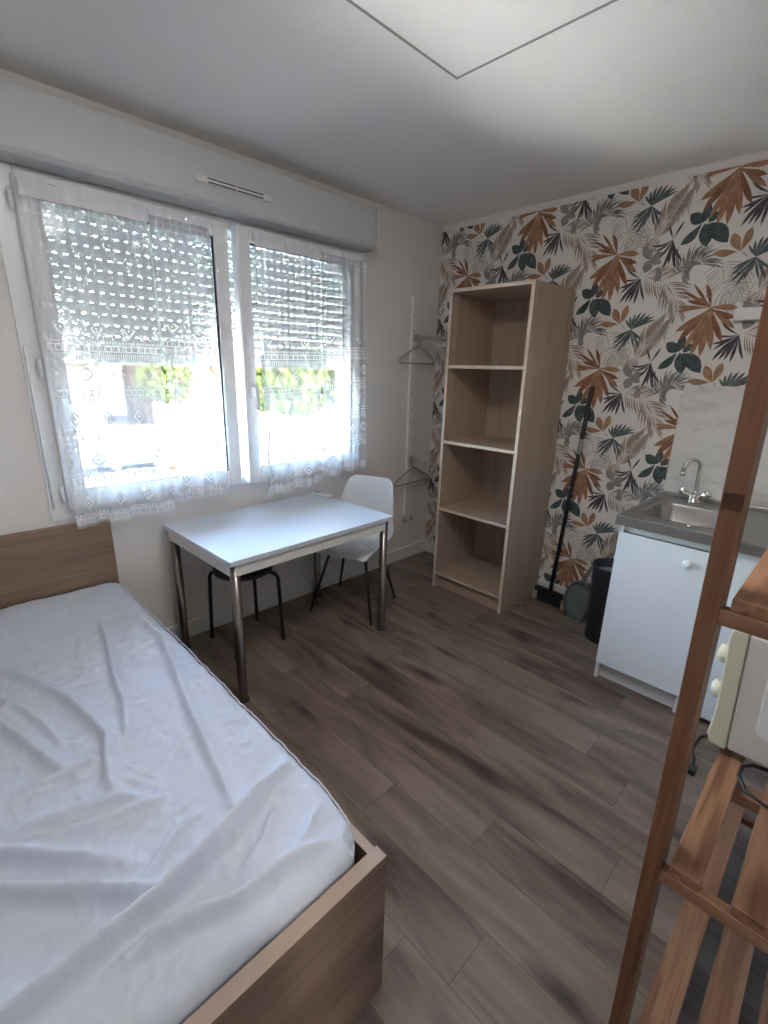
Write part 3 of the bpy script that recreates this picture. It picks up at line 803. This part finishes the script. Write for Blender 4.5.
m = MB(); m.lathe([(0, .743), (.035, .743), (.038, .747), (.02, .746), (0, .745)], (-.46, -1.965, 0), seg=24); fin('drain', m, M['chrome'], bs)
fin('upstand', bx((-.112, KY0+.004, zt-.003), (-.101, KY1-.004, zt+.018)), M['steel'], WK, bev=.003)
m = MB(); m.lathe([(0, zt-.005), (.011, zt-.005), (.010, zt+.006), (.006, zt+.012), (0, zt+.013)], (-.685, -2.03, 0), seg=16); fin('waste_knob', m, M['chrome'], WK)
m = MB()
for i in range(7):
    y = -2.30-.052*i; m.box((-.62, y-.006, zt-.0045), (-.22, y+.006, zt-.0018))
fin('drainer_ribs', m, M['steel'], WK, bev=.002)
# a hotplate is not visible; mixer tap
FA = thing('mixer_tap', (-.175, -1.925, zt-.003), 'chrome swan-neck mixer tap with two handles on the sink', 'tap')
fx, fy, fz = -.175, -1.925, zt-.003
m = MB(); m.lathe([(0, 0), (.031, 0), (.031, .006), (.025, .012), (.025, .037), (.016, .050), (0, .050)], (fx, fy, fz), seg=24); fin('tap_body', m, M['chrome'], FA)
pts = [(fx, fy, fz+.04), (fx, fy, fz+.10), (fx-.001, fy+.002, fz+.165)]
dirv = Vector((-.72, .69, 0))
for i in range(1, 11):
    a = PI*.97*i/10; R0 = .042; off = R0*(1-math.cos(a)); pts.append((fx+dirv.x*off, fy+dirv.y*off, fz+.180+R0*math.sin(a)))
e = pts[-1]; pts.append((e[0]+dirv.x*.004, e[1]+dirv.y*.004, e[2]-.022))
m = MB(); m.tube(pts, .0098, 14); e = pts[-1]; m.tube([e, (e[0]+.001, e[1], e[2]-.024)], .0135, 14); fin('spout', m, M['chrome'], FA)
for s in (-1, 1):
    dv = Vector((-.25, -s*.97, 0)).normalized()
    c = Vector((fx, fy, fz+.022)); m = MB()
    p0 = c+dv*.012; p1 = c+dv*.030+Vector((0, 0, .010)); p2 = c+dv*.038+Vector((0, 0, .015)); p3 = c+dv*.066+Vector((0, 0, .040)); p4 = c+dv*.071+Vector((0, 0, .043))
    m.tube([p0, p1, p2, p3, p4], [.012, .012, .019, .020, .013], 10); fin('tap_handle', m, M['chrome'], FA)
# splashback
m = MB(); m.box((-.0120, YN+.002, .80), (-.00385, -1.738, 1.466)); tag(fin('splashback', m, M['splash'], bev=.001), 'pale grey marbled splashback panel behind the sink', 'splashback')

# ------------------------------------------------------------------ broom, dustpan, bin
BR = thing('broom', (-.10, -1.215, 0), 'black long-handled broom leaning on the leaf wallpaper beside the bookcase', 'broom')
hp0, hp1 = Vector((-.10, -1.205, .085)), Vector((-.030, -1.257, 1.43))
m = MB(); m.tube([hp0, hp0.lerp(hp1, .5), hp1, hp1+Vector((.0005, -.0005, .008))], [.0125, .0125, .0125, .007], 12); h = fin('handle', m, M['blackplastic'], BR)
m = MB(); m.tube([hp0.lerp(hp1, .70), hp0.lerp(hp1, .77)], .0132, 12); fin('grip_sleeve', m, M['label'], h)
hd_ = Vector((0.08, 1, 0)).normalized(); pd = Vector((hd_.y, -hd_.x, 0)); cb = Vector((-.105, -1.215, 0))
def oriented(m, L, Wd, z0, z1, fl=0):
    q = []
    for z, e in ((z0, fl), (z1, 0)):
        for a, b in ((-1, -1), (1, -1), (1, 1), (-1, 1)): q.append(m.bm.verts.new(cb+hd_*a*(L/2+e)+pd*b*(Wd/2+e*.6)+Vector((0, 0, z))))
    for ix in ((3,2,1,0),(4,5,6,7),(0,1,5,4),(1,2,6,5),(2,3,7,6),(3,0,4,7)): m.bm.faces.new([q[i] for i in ix])
m = MB(); oriented(m, .235, .045, .062, .092); fin('broom_head', m, M['blackplastic'], BR, bev=.006)
m = MB(); oriented(m, .18, .040, 0, .063, .006); fin('bristles', m, M['blackplastic'], BR)
for s in (-1, 1):
    m = MB(); sv = cb; cb = cb+hd_*s*.108; oriented(m, .030, .042, .004, .075, .004); cb = sv
    fin('bristle_end', m, M['bristle'], BR)
DP = thing('dustpan', (-.17, -1.42, 0), 'grey-green dustpan standing on edge between the broom and the bin', 'dustpan')
m = MB(); n = 14
def dpan(m, sc, x0, x1, mi=None):
    pts = []
    for i in range(n+1):
        a = PI*1.08*i/n-.12; pts.append((-1.425+.078*sc*math.cos(a), .125+.13*sc*math.sin(a)))
    pts += [(-1.425-.055*sc, .125-.115*sc), (-1.425+.045*sc, .125-.118*sc)]
    m.prism(pts, 0, x0, x1)
dpan(m, 1, -.185, -.178); 
for v in m.bm.verts: v.co.x += (v.co.z-.1)*.18
fin('pan', m, M['dustpan'], DP, bev=.003)
m = MB()
P = []
for i in range(n+1):
    a = PI*1.08*i/n-.12; P.append(Vector((-.20+(.125+.13*math.sin(a)-.1)*.18, -1.425+.078*math.cos(a), .125+.13*math.sin(a))))
P = [Vector((-.222, -1.375, .012))]+P+[Vector((-.222, -1.482, .012))]
m.tube(P, .008, 8); fin('rim', m, M['dustpan'], DP)
m = MB(); m.tube([(-.222, -1.375, .0065), (-.222, -1.482, .0065)], .006, 8); fin('lip', m, M['mint'], DP)
m = MB(); m.tube([(-.175, -1.43, .24), (-.165, -1.445, .29), (-.15, -1.47, .36)], [.014, .012, .010], 10); fin('pan_handle', m, M['dustpan'], DP)
BN = thing('waste_bin', (-.30, -1.628, 0), 'black plastic bin with a pale liner beside the sink cabinet', 'bin')
m = MB(); m.lathe([(0, 0), (.085, 0), (.092, .01), (.106, .44), (.112, .462), (.110, .472), (.101, .468), (.098, .42), (0, .415)], (-.30, -1.640, 0), seg=36); fin('bin_body', m, M['blackplastic'], BN)
m = MB(); m.lathe([(0, .432), (.05, .430), (.085, .424), (.0965, .4205)], (-.30, -1.640, 0), seg=36); fin('liner', m, M['bag'], BN)

# ------------------------------------------------------------------ bed
BX, BYF = -2.405, -1.905
BD = thing('bed_frame', (-3.12, -.96, 0), 'brown oak laminate bed frame with tall headboard, by the window wall', 'bed')
BL = -3.85
m = MB(); m.box((BL, -.050, .02), (BX, -.0155, .789)); fin('headboard', m, M['bed_x'], BD, bev=.002)
m = MB(); m.box((BL, -1.922, 0), (BX, -1.889, .4425)); m.box((BL, -1.922, .4425), (BX, -1.889, .4436), mi=1); fin('footboard', m, [M['bed_x'], M['bed_edge']], BD)
for a in (BX-.024, BL+.001):
    m = MB(); m.box((a, -1.8885, .13), (a+.022, -.0505, .434)); m.box((a, -1.8885, .434), (a+.022, -.0505, .435), mi=1); fin('side_rail', m, [M['bed_y'], M['bed_edge']], BD)
m = MB()
for i in range(12): m.box((BL+.023, -.20-.145*i, .275), (BX-.0245, -.13-.145*i, .292))
fin('bed_slats', m, M['oak_y'], BD)

MT = thing('mattress', (-3.13, -.96, .293), 'mattress under a rumpled white fitted sheet on the bed', 'mattress')
mx0, mx1, my0, my1 = BL+.028, BX-.003, -1.884, -.056
m = MB(); m.box((mx0+.012, my0+.04, .2935), (mx1-.045, my1-.012, .40)); fin('mattress_core', m, M['trim'], MT, bev=.02)
strokes = [
([(-2.975,-0.492),(-2.934,-0.588),(-2.873,-0.746),(-2.809,-0.918),(-2.780,-1.063),(-2.768,-1.182),(-2.790,-1.265),(-2.805,-1.331),(-2.801,-1.390)],0.016,0.022),
([(-2.587,-0.423),(-2.625,-0.666),(-2.667,-0.902),(-2.688,-1.067),(-2.723,-1.208),(-2.770,-1.298)],0.013,0.02),
([(-2.995,-0.706),(-2.957,-0.780),(-2.910,-0.881),(-2.879,-1.014),(-2.860,-1.142)],0.011,0.02),
([(-3.005,-0.810),(-2.973,-0.910),(-2.935,-1.042),(-2.896,-1.180),(-2.867,-1.241)],0.015,0.024),
([(-2.974,-1.222),(-2.912,-1.231),(-2.863,-1.238),(-2.795,-1.239)],0.012,0.012),
([(-2.465,-0.533),(-2.469,-0.780),(-2.510,-1.001),(-2.554,-1.229),(-2.583,-1.416),(-2.608,-1.571),(-2.622,-1.656)],0.014,0.026),
([(-3.20,-1.77),(-3.058,-1.741),(-3.033,-1.740),(-2.967,-1.736),(-2.890,-1.727),(-2.808,-1.718),(-2.730,-1.700),(-2.629,-1.670),(-2.510,-1.624),(-2.451,-1.599)],0.034,0.024),
([(-3.3,-1.25),(-3.076,-1.443),(-3.042,-1.479),(-2.954,-1.566),(-2.857,-1.659),(-2.799,-1.695),(-2.762,-1.713)],0.022,0.024),
([(-3.3,-1.15),(-3.067,-1.344),(-3.030,-1.384),(-2.938,-1.485),(-2.855,-1.573),(-2.822,-1.604)],0.018,0.024),
([(-3.056,-1.336),(-3.026,-1.346),(-2.960,-1.358),(-2.856,-1.392),(-2.784,-1.425),(-2.750,-1.454)],0.013,0.018),
([(-2.985,-1.408),(-2.896,-1.429),(-2.808,-1.459),(-2.722,-1.477)],0.012,0.018),
([(-2.846,-1.658),(-2.801,-1.633),(-2.745,-1.592),(-2.671,-1.571)],0.011,0.014),
([(-2.927,-1.768),(-2.852,-1.776),(-2.773,-1.796),(-2.710,-1.819),(-2.589,-1.832),(-2.488,-1.84)],0.022,0.022),
([(-2.770,-1.284),(-2.739,-1.354),(-2.705,-1.412)],0.009,0.014),
([(-2.799,-1.311),(-2.756,-1.384),(-2.714,-1.455)],0.009,0.014),
([(-2.677,-0.376),(-2.690,-0.551),(-2.721,-0.686)],0.006,0.014),
([(-2.503,-1.080),(-2.480,-1.100),(-2.478,-1.166)],0.007,0.01),
([(-2.532,-1.323),(-2.482,-1.281)],0.006,0.01),
([(-2.515,-1.405),(-2.477,-1.424)],0.007,0.012),
([(-2.475,-1.473),(-2.515,-1.525),(-2.551,-1.573)],0.008,0.014),
([(-2.488,-1.618),(-2.502,-1.668),(-2.521,-1.710)],0.008,0.012),
([(-2.467,-1.749),(-2.525,-1.792),(-2.588,-1.810),(-2.644,-1.802)],0.012,0.016),
([(-2.548,-1.684),(-2.604,-1.737),(-2.673,-1.765)],0.012,0.018),
([(-2.465,-1.807),(-2.504,-1.822),(-2.551,-1.827)],0.008,0.012),
([(-2.513,-1.175),(-2.476,-1.228)],0.005,0.01),
([(-2.516,-1.249),(-2.487,-1.312),(-2.496,-1.423)],0.006,0.012),
([(-2.478,-1.588),(-2.470,-1.661),(-2.446,-1.709)],0.007,0.012),
([(-2.996,-1.100),(-2.955,-1.089)],0.006,0.012),
([(-2.840,-0.294),(-2.753,-0.324),(-2.680,-0.438)],0.005,0.012),
([(-3.3,-.5),(-3.45,-.9),(-3.40,-1.3)],.014,.024), ([(-3.6,-.6),(-3.5,-1.1),(-3.62,-1.5)],.014,.022), ([(-3.15,-.9),(-3.3,-1.2),(-3.6,-1.35)],.015,.024),
]
import numpy as np
nx, ny = 310, 410
lx, ly = mx1-mx0, my1-my0
gx = np.linspace(0, 1, nx); gy = np.linspace(0, 1, ny)
Xg, Yg = np.meshgrid(mx0+lx*gx, my0+ly*gy, indexing='ij')
Hh = np.zeros_like(Xg)
for pts, a, w in strokes:
    P_ = np.array(pts); best = np.full(Xg.shape, 1e9); bt = np.zeros_like(Xg); sgn = np.zeros_like(Xg); tot = 0
    segl = [np.hypot(*(P_[i+1]-P_[i])) for i in range(len(P_)-1)]; TT = sum(segl); acc = 0
    for i in range(len(P_)-1):
        d0 = P_[i+1]-P_[i]; L0 = segl[i]
        tq = np.clip(((Xg-P_[i][0])*d0[0]+(Yg-P_[i][1])*d0[1])/L0**2, 0, 1)
        ex, ey = Xg-(P_[i][0]+d0[0]*tq), Yg-(P_[i][1]+d0[1]*tq); dist = np.hypot(ex, ey)
        k_ = dist < best; best = np.where(k_, dist, best); bt = np.where(k_, (acc+L0*tq)/TT, bt)
        sgn = np.where(k_, np.sign(ex*d0[1]-ey*d0[0]), sgn); acc += L0
    tap = np.clip(np.minimum(bt, 1-bt)*5+.15, 0, 1)**.8
    wv = w*np.where(sgn > 0, .50, 1.05)*.66
    Hh = np.maximum(Hh, 0)+0; add = a*(2.25 if a > .0101 else 1.0)*tap*np.exp(-np.abs(best/wv)**1.5/1.5)
    dip = a*.28*tap*np.exp(-((best-2.3*w)/(1.1*w))**2)
    Hh = np.where(add > Hh, add + .35*Hh, Hh + .35*add) - dip*0
for _ in range(2):
    Hp = np.pad(Hh, 1, mode='edge')
    Hh = (Hp[1:-1, 1:-1]*4+2*(Hp[:-2, 1:-1]+Hp[2:, 1:-1]+Hp[1:-1, :-2]+Hp[1:-1, 2:])+Hp[:-2, :-2]+Hp[2:, 2:]+Hp[:-2, 2:]+Hp[2:, :-2])/16
rng = np.random.RandomState(3)
def vnoise(sx, sy):
    g = rng.rand(sx+2, sy+2); u = np.linspace(0, sx, nx); v = np.linspace(0, sy, ny)
    iu = u.astype(int); iv = v.astype(int); fu = u-iu; fv = v-iv; fu = fu*fu*(3-2*fu); fv = fv*fv*(3-2*fv)
    A = g[np.ix_(iu, iv)]; B = g[np.ix_(iu+1, iv)]; Cc = g[np.ix_(iu, iv+1)]; D = g[np.ix_(iu+1, iv+1)]
    return (A*(1-fu[:, None])+B*fu[:, None])*(1-fv[None])+(Cc*(1-fu[:, None])+D*fu[:, None])*fv[None]
def ridge(n): return (1-np.abs(2*n-1))**3
ux = np.linspace(0, 1, nx)[:, None]; uy = np.linspace(0, 1, ny)[None]
wr = ridge(.5*vnoise(9, 22)+.5*vnoise(20, 38))*vnoise(5, 6)
Hh += .010*wr + .006*ridge(.6*vnoise(30, 44)+.4*vnoise(60, 60))*vnoise(6, 8)
Hh += .010*(vnoise(7, 9)-.5)+.0045*(vnoise(24, 30)-.5)+.0022*(vnoise(60, 80)-.5)
# small puckers along the right-hand edge seam
edge = np.clip(1-(mx1-Xg)/.09, 0, 1)*np.clip((-.55-Yg)/.3, 0, 1)
Hh += edge*.007*(vnoise(60, 70)-.5)*2
dxe = np.minimum(Xg-mx0, mx1-Xg); dye = np.minimum(Yg-my0, my1-Yg)
Z0 = .486
rad = .042
def cdrop(d): 
    q = np.clip(d/rad, 0, 1); return 1-np.sqrt(1-(1-q)**2)
drop = np.maximum(cdrop(dxe), cdrop(dye)); both = np.hypot(1-np.clip(dxe/rad, 0, 1), 1-np.clip(dye/rad, 0, 1))
drop = 1-np.sqrt(np.clip(1-np.clip(both, 0, 1)**2, 0, 1))
fade = 1-np.clip(both, 0, 1)**2*.6
footsag = 0*Xg
Zg = Z0+footsag+Hh*fade-drop*rad*1.0
PULL = lambda Y: .030*np.clip((-1.68-Y)/.2, 0, 1)**1.5
cx_, cy_ = Xg.copy(), Yg.copy()
# round the vertical corners in plan
rc = .06
for sx_, ex_ in ((1, mx1), (-1, mx0)):
    for sy_, ey_ in ((1, my1), (-1, my0)):
        ox, oy = ex_-sx_*rc, ey_-sy_*rc
        ax_, ay_ = (Xg-ox)*sx_, (Yg-oy)*sy_; ms = (ax_ > 0) & (ay_ > 0)
        rr_ = np.maximum(ax_, ay_); nn_ = np.hypot(ax_, ay_)+1e-9
        cx_ = np.where(ms, ox+sx_*ax_/nn_*rr_, cx_); cy_ = np.where(ms, oy+sy_*ay_/nn_*rr_, cy_)
cx_ = cx_-PULL(Yg)*np.clip((Xg-mx1+.25)/.25, 0, 1)
bm = bmesh.new(); V2 = [[bm.verts.new((cx_[i, j], cy_[i, j], Zg[i, j])) for j in range(ny)] for i in range(nx)]
for i in range(nx-1):
    for j in range(ny-1):
        f = bm.faces.new((V2[i][j], V2[i+1][j], V2[i+1][j+1], V2[i][j+1])); f.smooth = True
ring = [V2[i][0] for i in range(nx)]+[V2[nx-1][j] for j in range(1, ny)]+[V2[i][ny-1] for i in range(nx-2, -1, -1)]+[V2[0][j] for j in range(ny-2, 0, -1)]
low0 = [bm.verts.new((min(v.co.x, BX-.0275), v.co.y, v.co.z-.006)) for i, v in enumerate(ring)]
low = [bm.verts.new((min(v.co.x, BX-.0285), v.co.y, .31+.006*math.sin(i*.5))) for i, v in enumerate(ring)]
for i in range(len(ring)):
    f = bm.faces.new((ring[i], low0[i], low0[(i+1) % len(ring)], ring[(i+1) % len(ring)])); f.smooth = True
ring = low0
for i in range(len(ring)):
    f = bm.faces.new((ring[i], low[i], low[(i+1) % len(ring)], ring[(i+1) % len(ring)])); f.smooth = True
mb = MB(); mb.bm.free(); mb.bm = bm; fin('fitted_sheet', mb, M['sheet'], MT)
# piping seam along the right edge of the sheet
pp = []
for k in range(120):
    yy = my1-.06-(my1-my0-.12)*k/119; i = nx-4; j = int(np.clip((yy-my0)/ly*(ny-1), 0, ny-1)); pp.append((mx1-.003-float(PULL(yy)), yy, Zg[i, j]-.004+.0012*math.sin(k*2.1)))
m = MB(); m.tube(pp, .0022, 6); fin('sheet_seam', m, M['sheet'], MT)

# ------------------------------------------------------------------ pine shelving unit (foreground right)
PU = thing('pine_shelving_unit', (-1.75, -2.53, 0), 'orange-brown pine ladder shelving unit in the right foreground', 'shelving unit')
K = .020
UX0, UX1 = -2.192, -1.262; YFp = -2.3755; D_ = .40
def sh(m):
    for v in m.bm.verts: v.co.y += v.co.z*K
    return m
for X in (UX0, UX1-.045):
    for ya in (YFp-.0255, YFp-D_):
        m = MB(); m.box((X, ya, 0), (X+(.058 if X < -2 else .045), ya+.0255+(.0015 if ya > YFp-.1 else 0), 2.10)); fin('post', sh(m), M['pine_z'], PU, bev=.0015)
levels = [.115, .638, 1.149, 1.68]
SL = [(-.0335, .046), (-.125, .048), (-.218, .048), (-.311, .046)]
for li, zr in enumerate(levels):
    for X, in ((UX0,), (UX1-.045,)):
        m = MB(); m.box((X+.0003, YFp-D_+.026, zr-.0), (X+.022, YFp-.0258, zr+.024)); fin('rung', sh(m), M['pine_y'], PU, bev=.001)
    for k, (dy, w) in enumerate(SL):
        ya = YFp-.0255+dy+.022 if k == 0 else YFp-.0255+dy+.022
        w += .014 if li == 0 else 0
        m = MB(); m.box((UX0+.004, ya-w, zr+.0245), (UX1-.004, ya, zr+.0445)); fin('shelf_slat', sh(m), M['pine_x'], PU, bev=.0015)
m = MB(); m.box((UX0+.33, YFp-D_+.03, .612), (UX0+.37, YFp-.03, .6375)); fin('cross_batten', sh(m), M['pine_y'], PU, bev=.001)
m = MB(); m.box((UX0-.0006, YFp-.0252, 1.322), (UX0+.0004, YFp-.0003, 1.347)); fin('dark_mark', sh(m), M['pine_dark'], PU)

# ------------------------------------------------------------------ microwave
MW = thing('microwave', (-1.60, -2.55, .683), 'small cream and white microwave on the pine shelf', 'microwave')
x0, x1 = -1.822, -1.385; z0, z1 = .702, .988
def ms(m):
    for v in m.bm.verts: v.co.y += (v.co.z-.70)*.045
    return m
m = MB(); m.box((x0, -2.735, z0), (x1, -2.409, z1)); fin('casing', ms(m), M['ovenbody'], MW, bev=.006)
m = MB()
pf = [(-2.4085, z0-.002), (-2.4085, z1+.002), (-2.380, z1), (-2.376, z1-.02), (-2.3775, z0+.10), (-2.374, z0+.055), (-2.370, z0+.02), (-2.377, z0)]
m.prism(pf, 0, x0-.002, x1+.002); fin('front_bezel', ms(m), M['cream'], MW, bev=.003)
m = MB()
for f_ in (0,):
    pts = [(y, z) for y, z in [(p[0], p[1]) for p in rr(-2.68, -2.452, z0+.06, z1-.04, .02)]]
    m.prism(pts, 0, x0-.002, x0+.002)
fin('side_recess', ms(m), M['kitpanel'], MW, bev=.001)
for z in (.815, .905):
    m = MB(); m.lathe([(0, -2.378), (.020, -2.378), (.022, -2.370), (.020, -2.360), (.010, -2.356), (0, -2.355)], (x0+.045, 0, z), axis=1, seg=24); fin('dial', ms(m), M['cream'], MW)
for x in (x0+.05, x1-.05):
    for y in (-2.44, -2.70):
        m = MB(); m.lathe([(0, .6827), (.014, .6827), (.014, .7018), (0, .7018)], (x, y, 0), seg=14); fin('foot', m, M['blackplastic'], MW)
m = MB(); m.tube([(-1.80, -2.60, .692), (-1.80, -2.52, .689), (-1.815, -2.46, .689), (-1.835, -2.445, .689), (-1.87, -2.444, .689), (-1.91, -2.462, .689), (-1.925, -2.51, .689), (-1.92, -2.57, .689)], .0042, 10)
fin('power_cord', m, M['blackplastic'], MW)
m = MB(); m.tube([(-.735, -2.36, .006), (-.735, -2.30, .006), (-.80, -2.262, .006), (-.90, -2.256, .006), (-.96, -2.278, .006), (-1.03, -2.286, .006)], .0048, 8)
m.box((-1.06, -2.300, .001), (-1.02, -2.272, .022))
tag(fin('power_cable', m, M['blackplastic']), 'black cable with plug lying on the floor before the fridge', 'cable')

# ------------------------------------------------------------------ outdoors
GZ = -5.6
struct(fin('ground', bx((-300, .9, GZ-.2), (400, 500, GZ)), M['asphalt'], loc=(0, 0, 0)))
struct(fin('bounce_pavement', bx((-70, .9, GZ), (90, 10.5, GZ+.06)), M['bounce_paving'], loc=(0, 0, 0)))  # unseen pale strip, added to bounce sunlight up through the window
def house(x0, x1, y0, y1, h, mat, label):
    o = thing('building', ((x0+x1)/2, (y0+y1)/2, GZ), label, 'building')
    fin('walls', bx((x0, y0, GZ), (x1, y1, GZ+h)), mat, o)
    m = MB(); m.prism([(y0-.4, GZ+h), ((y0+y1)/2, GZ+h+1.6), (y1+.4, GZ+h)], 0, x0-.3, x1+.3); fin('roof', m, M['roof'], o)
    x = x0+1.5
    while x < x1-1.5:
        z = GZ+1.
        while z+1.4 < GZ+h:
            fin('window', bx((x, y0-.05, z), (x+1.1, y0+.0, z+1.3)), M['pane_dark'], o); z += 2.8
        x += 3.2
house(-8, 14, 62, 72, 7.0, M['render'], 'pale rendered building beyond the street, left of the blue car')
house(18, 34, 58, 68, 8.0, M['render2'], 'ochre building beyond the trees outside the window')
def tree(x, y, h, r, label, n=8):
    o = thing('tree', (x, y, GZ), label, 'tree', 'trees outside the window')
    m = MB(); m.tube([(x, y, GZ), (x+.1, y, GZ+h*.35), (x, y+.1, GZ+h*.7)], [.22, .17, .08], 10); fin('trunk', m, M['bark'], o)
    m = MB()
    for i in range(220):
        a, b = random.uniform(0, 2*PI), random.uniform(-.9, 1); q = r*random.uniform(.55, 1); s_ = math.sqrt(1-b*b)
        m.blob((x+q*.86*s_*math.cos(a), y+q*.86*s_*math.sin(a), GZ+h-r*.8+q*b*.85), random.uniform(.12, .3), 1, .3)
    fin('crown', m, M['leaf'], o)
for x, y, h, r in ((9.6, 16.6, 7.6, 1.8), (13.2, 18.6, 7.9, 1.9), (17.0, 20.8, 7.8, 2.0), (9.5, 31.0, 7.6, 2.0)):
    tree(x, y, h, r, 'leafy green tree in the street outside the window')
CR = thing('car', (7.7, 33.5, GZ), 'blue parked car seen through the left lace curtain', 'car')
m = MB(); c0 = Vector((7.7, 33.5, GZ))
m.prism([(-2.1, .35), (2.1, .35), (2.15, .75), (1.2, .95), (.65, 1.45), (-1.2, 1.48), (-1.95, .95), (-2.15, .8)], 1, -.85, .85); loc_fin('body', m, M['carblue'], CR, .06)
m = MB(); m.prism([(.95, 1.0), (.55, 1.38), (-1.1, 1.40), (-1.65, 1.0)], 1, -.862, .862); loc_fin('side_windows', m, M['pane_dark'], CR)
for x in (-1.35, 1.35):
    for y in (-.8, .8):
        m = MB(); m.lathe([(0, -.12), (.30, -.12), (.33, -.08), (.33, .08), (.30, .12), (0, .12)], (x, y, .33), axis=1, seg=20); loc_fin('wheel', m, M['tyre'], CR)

# ------------------------------------------------------------------ light
LX, LY = -2.22, -1.95  # added lamp, out of view, lifts the room where daylight falls short
CL = thing('added_fill_lamp', (LX, LY, 2.38), 'drum-shaped fill lamp added unseen above the view to brighten the room', 'lamp')
m = MB(); m.lathe([(0, 2.4935), (.24, 2.4935), (.24, 2.472), (0, 2.472)], (LX, LY, 0), seg=48); fin('fill_lamp_base', m, M['trim'], CL)
m = MB(); m.lathe([(.27, 2.4715), (.28, 2.465), (.28, 2.40), (.27, 2.388), (.20, 2.382), (0, 2.38)], (LX, LY, 0), seg=64)
t = NT('fill_lamp_glow'); em = t.n('ShaderNodeEmission'); em.inputs[0].default_value = (1, .985, .965, 1); em.inputs[1].default_value = FILL_LAMP; t.l(em.outputs[0], t.out.inputs[0])
fin('fill_lamp_shade', m, t.m, CL)
w = bpy.data.worlds.new('World'); bpy.context.scene.world = w; w.use_nodes = True
nt = w.node_tree; nt.nodes.clear()
sky = nt.nodes.new('ShaderNodeTexSky'); sky.sky_type = 'NISHITA'; sky.sun_disc = False
sky.sun_elevation = math.radians(48); sky.sun_rotation = math.radians(160); sky.air_density = 1.2; sky.dust_density = 2.5
bg = nt.nodes.new('ShaderNodeBackground'); bg.inputs[1].default_value = SKY
wo = nt.nodes.new('ShaderNodeOutputWorld'); nt.links.new(sky.outputs[0], bg.inputs[0]); nt.links.new(bg.outputs[0], wo.inputs[0])
sun = bpy.data.lights.new('sun', 'SUN'); sun.energy = SUN; sun.angle = math.radians(.6); sun.color = (1, .95, .88)
so = bpy.data.objects.new('sun', sun); C.objects.link(so)
so.rotation_euler = Vector((-.75, .30, -.70)).to_track_quat('-Z', 'Y').to_euler()
pl = bpy.data.lights.new('window_portal', 'AREA'); pl.shape = 'RECTANGLE'; pl.size = WX1-WX0; pl.size_y = 1.55-WZ0; pl.cycles.is_portal = True
po = bpy.data.objects.new('window_portal', pl); C.objects.link(po); po.location = ((WX0+WX1)/2, WT-.02, (WZ0+1.55)/2)
po.rotation_euler = Vector((0, -1, 0)).to_track_quat('-Z', 'Z').to_euler()

# ------------------------------------------------------------------ camera
cam = bpy.data.cameras.new('camera'); co_ = bpy.data.objects.new('camera', cam); C.objects.link(co_)
cam.sensor_fit = 'VERTICAL'; cam.sensor_height = 32; cam.lens = 472.36/1024*32; cam.clip_start = .02; cam.clip_end = 400
r_ = Vector((0.7118287137905008, -0.701853191196096, 0.026494909534050204)); u_ = Vector((0.1843070100932621, 0.22306166106827963, 0.9572222424243715)); f_ = Vector((0.6777394840599472, 0.676495080077687, -0.2881381584879732))
mw = Matrix(((r_.x, u_.x, -f_.x, -2.99221874), (r_.y, u_.y, -f_.y, -2.46952791), (r_.z, u_.z, -f_.z, 1.49929981), (0, 0, 0, 1)))
co_.matrix_world = mw
sc = bpy.context.scene; sc.camera = co_
sc.view_settings.view_transform = 'Standard'; sc.view_settings.look = 'None'; sc.view_settings.gamma = 1; sc.view_settings.use_curve_mapping = False
sc.view_settings.exposure = EXPO
cy = sc.cycles; cy.use_denoising = True
try: cy.denoiser = 'OPENIMAGEDENOISE'
except Exception: pass
cy.max_bounces = 14; cy.diffuse_bounces = 8; cy.glossy_bounces = 5; cy.transmission_bounces = 8; cy.transparent_max_bounces = 24
cy.caustics_reflective = False; cy.caustics_refractive = False; cy.sample_clamp_indirect = 12
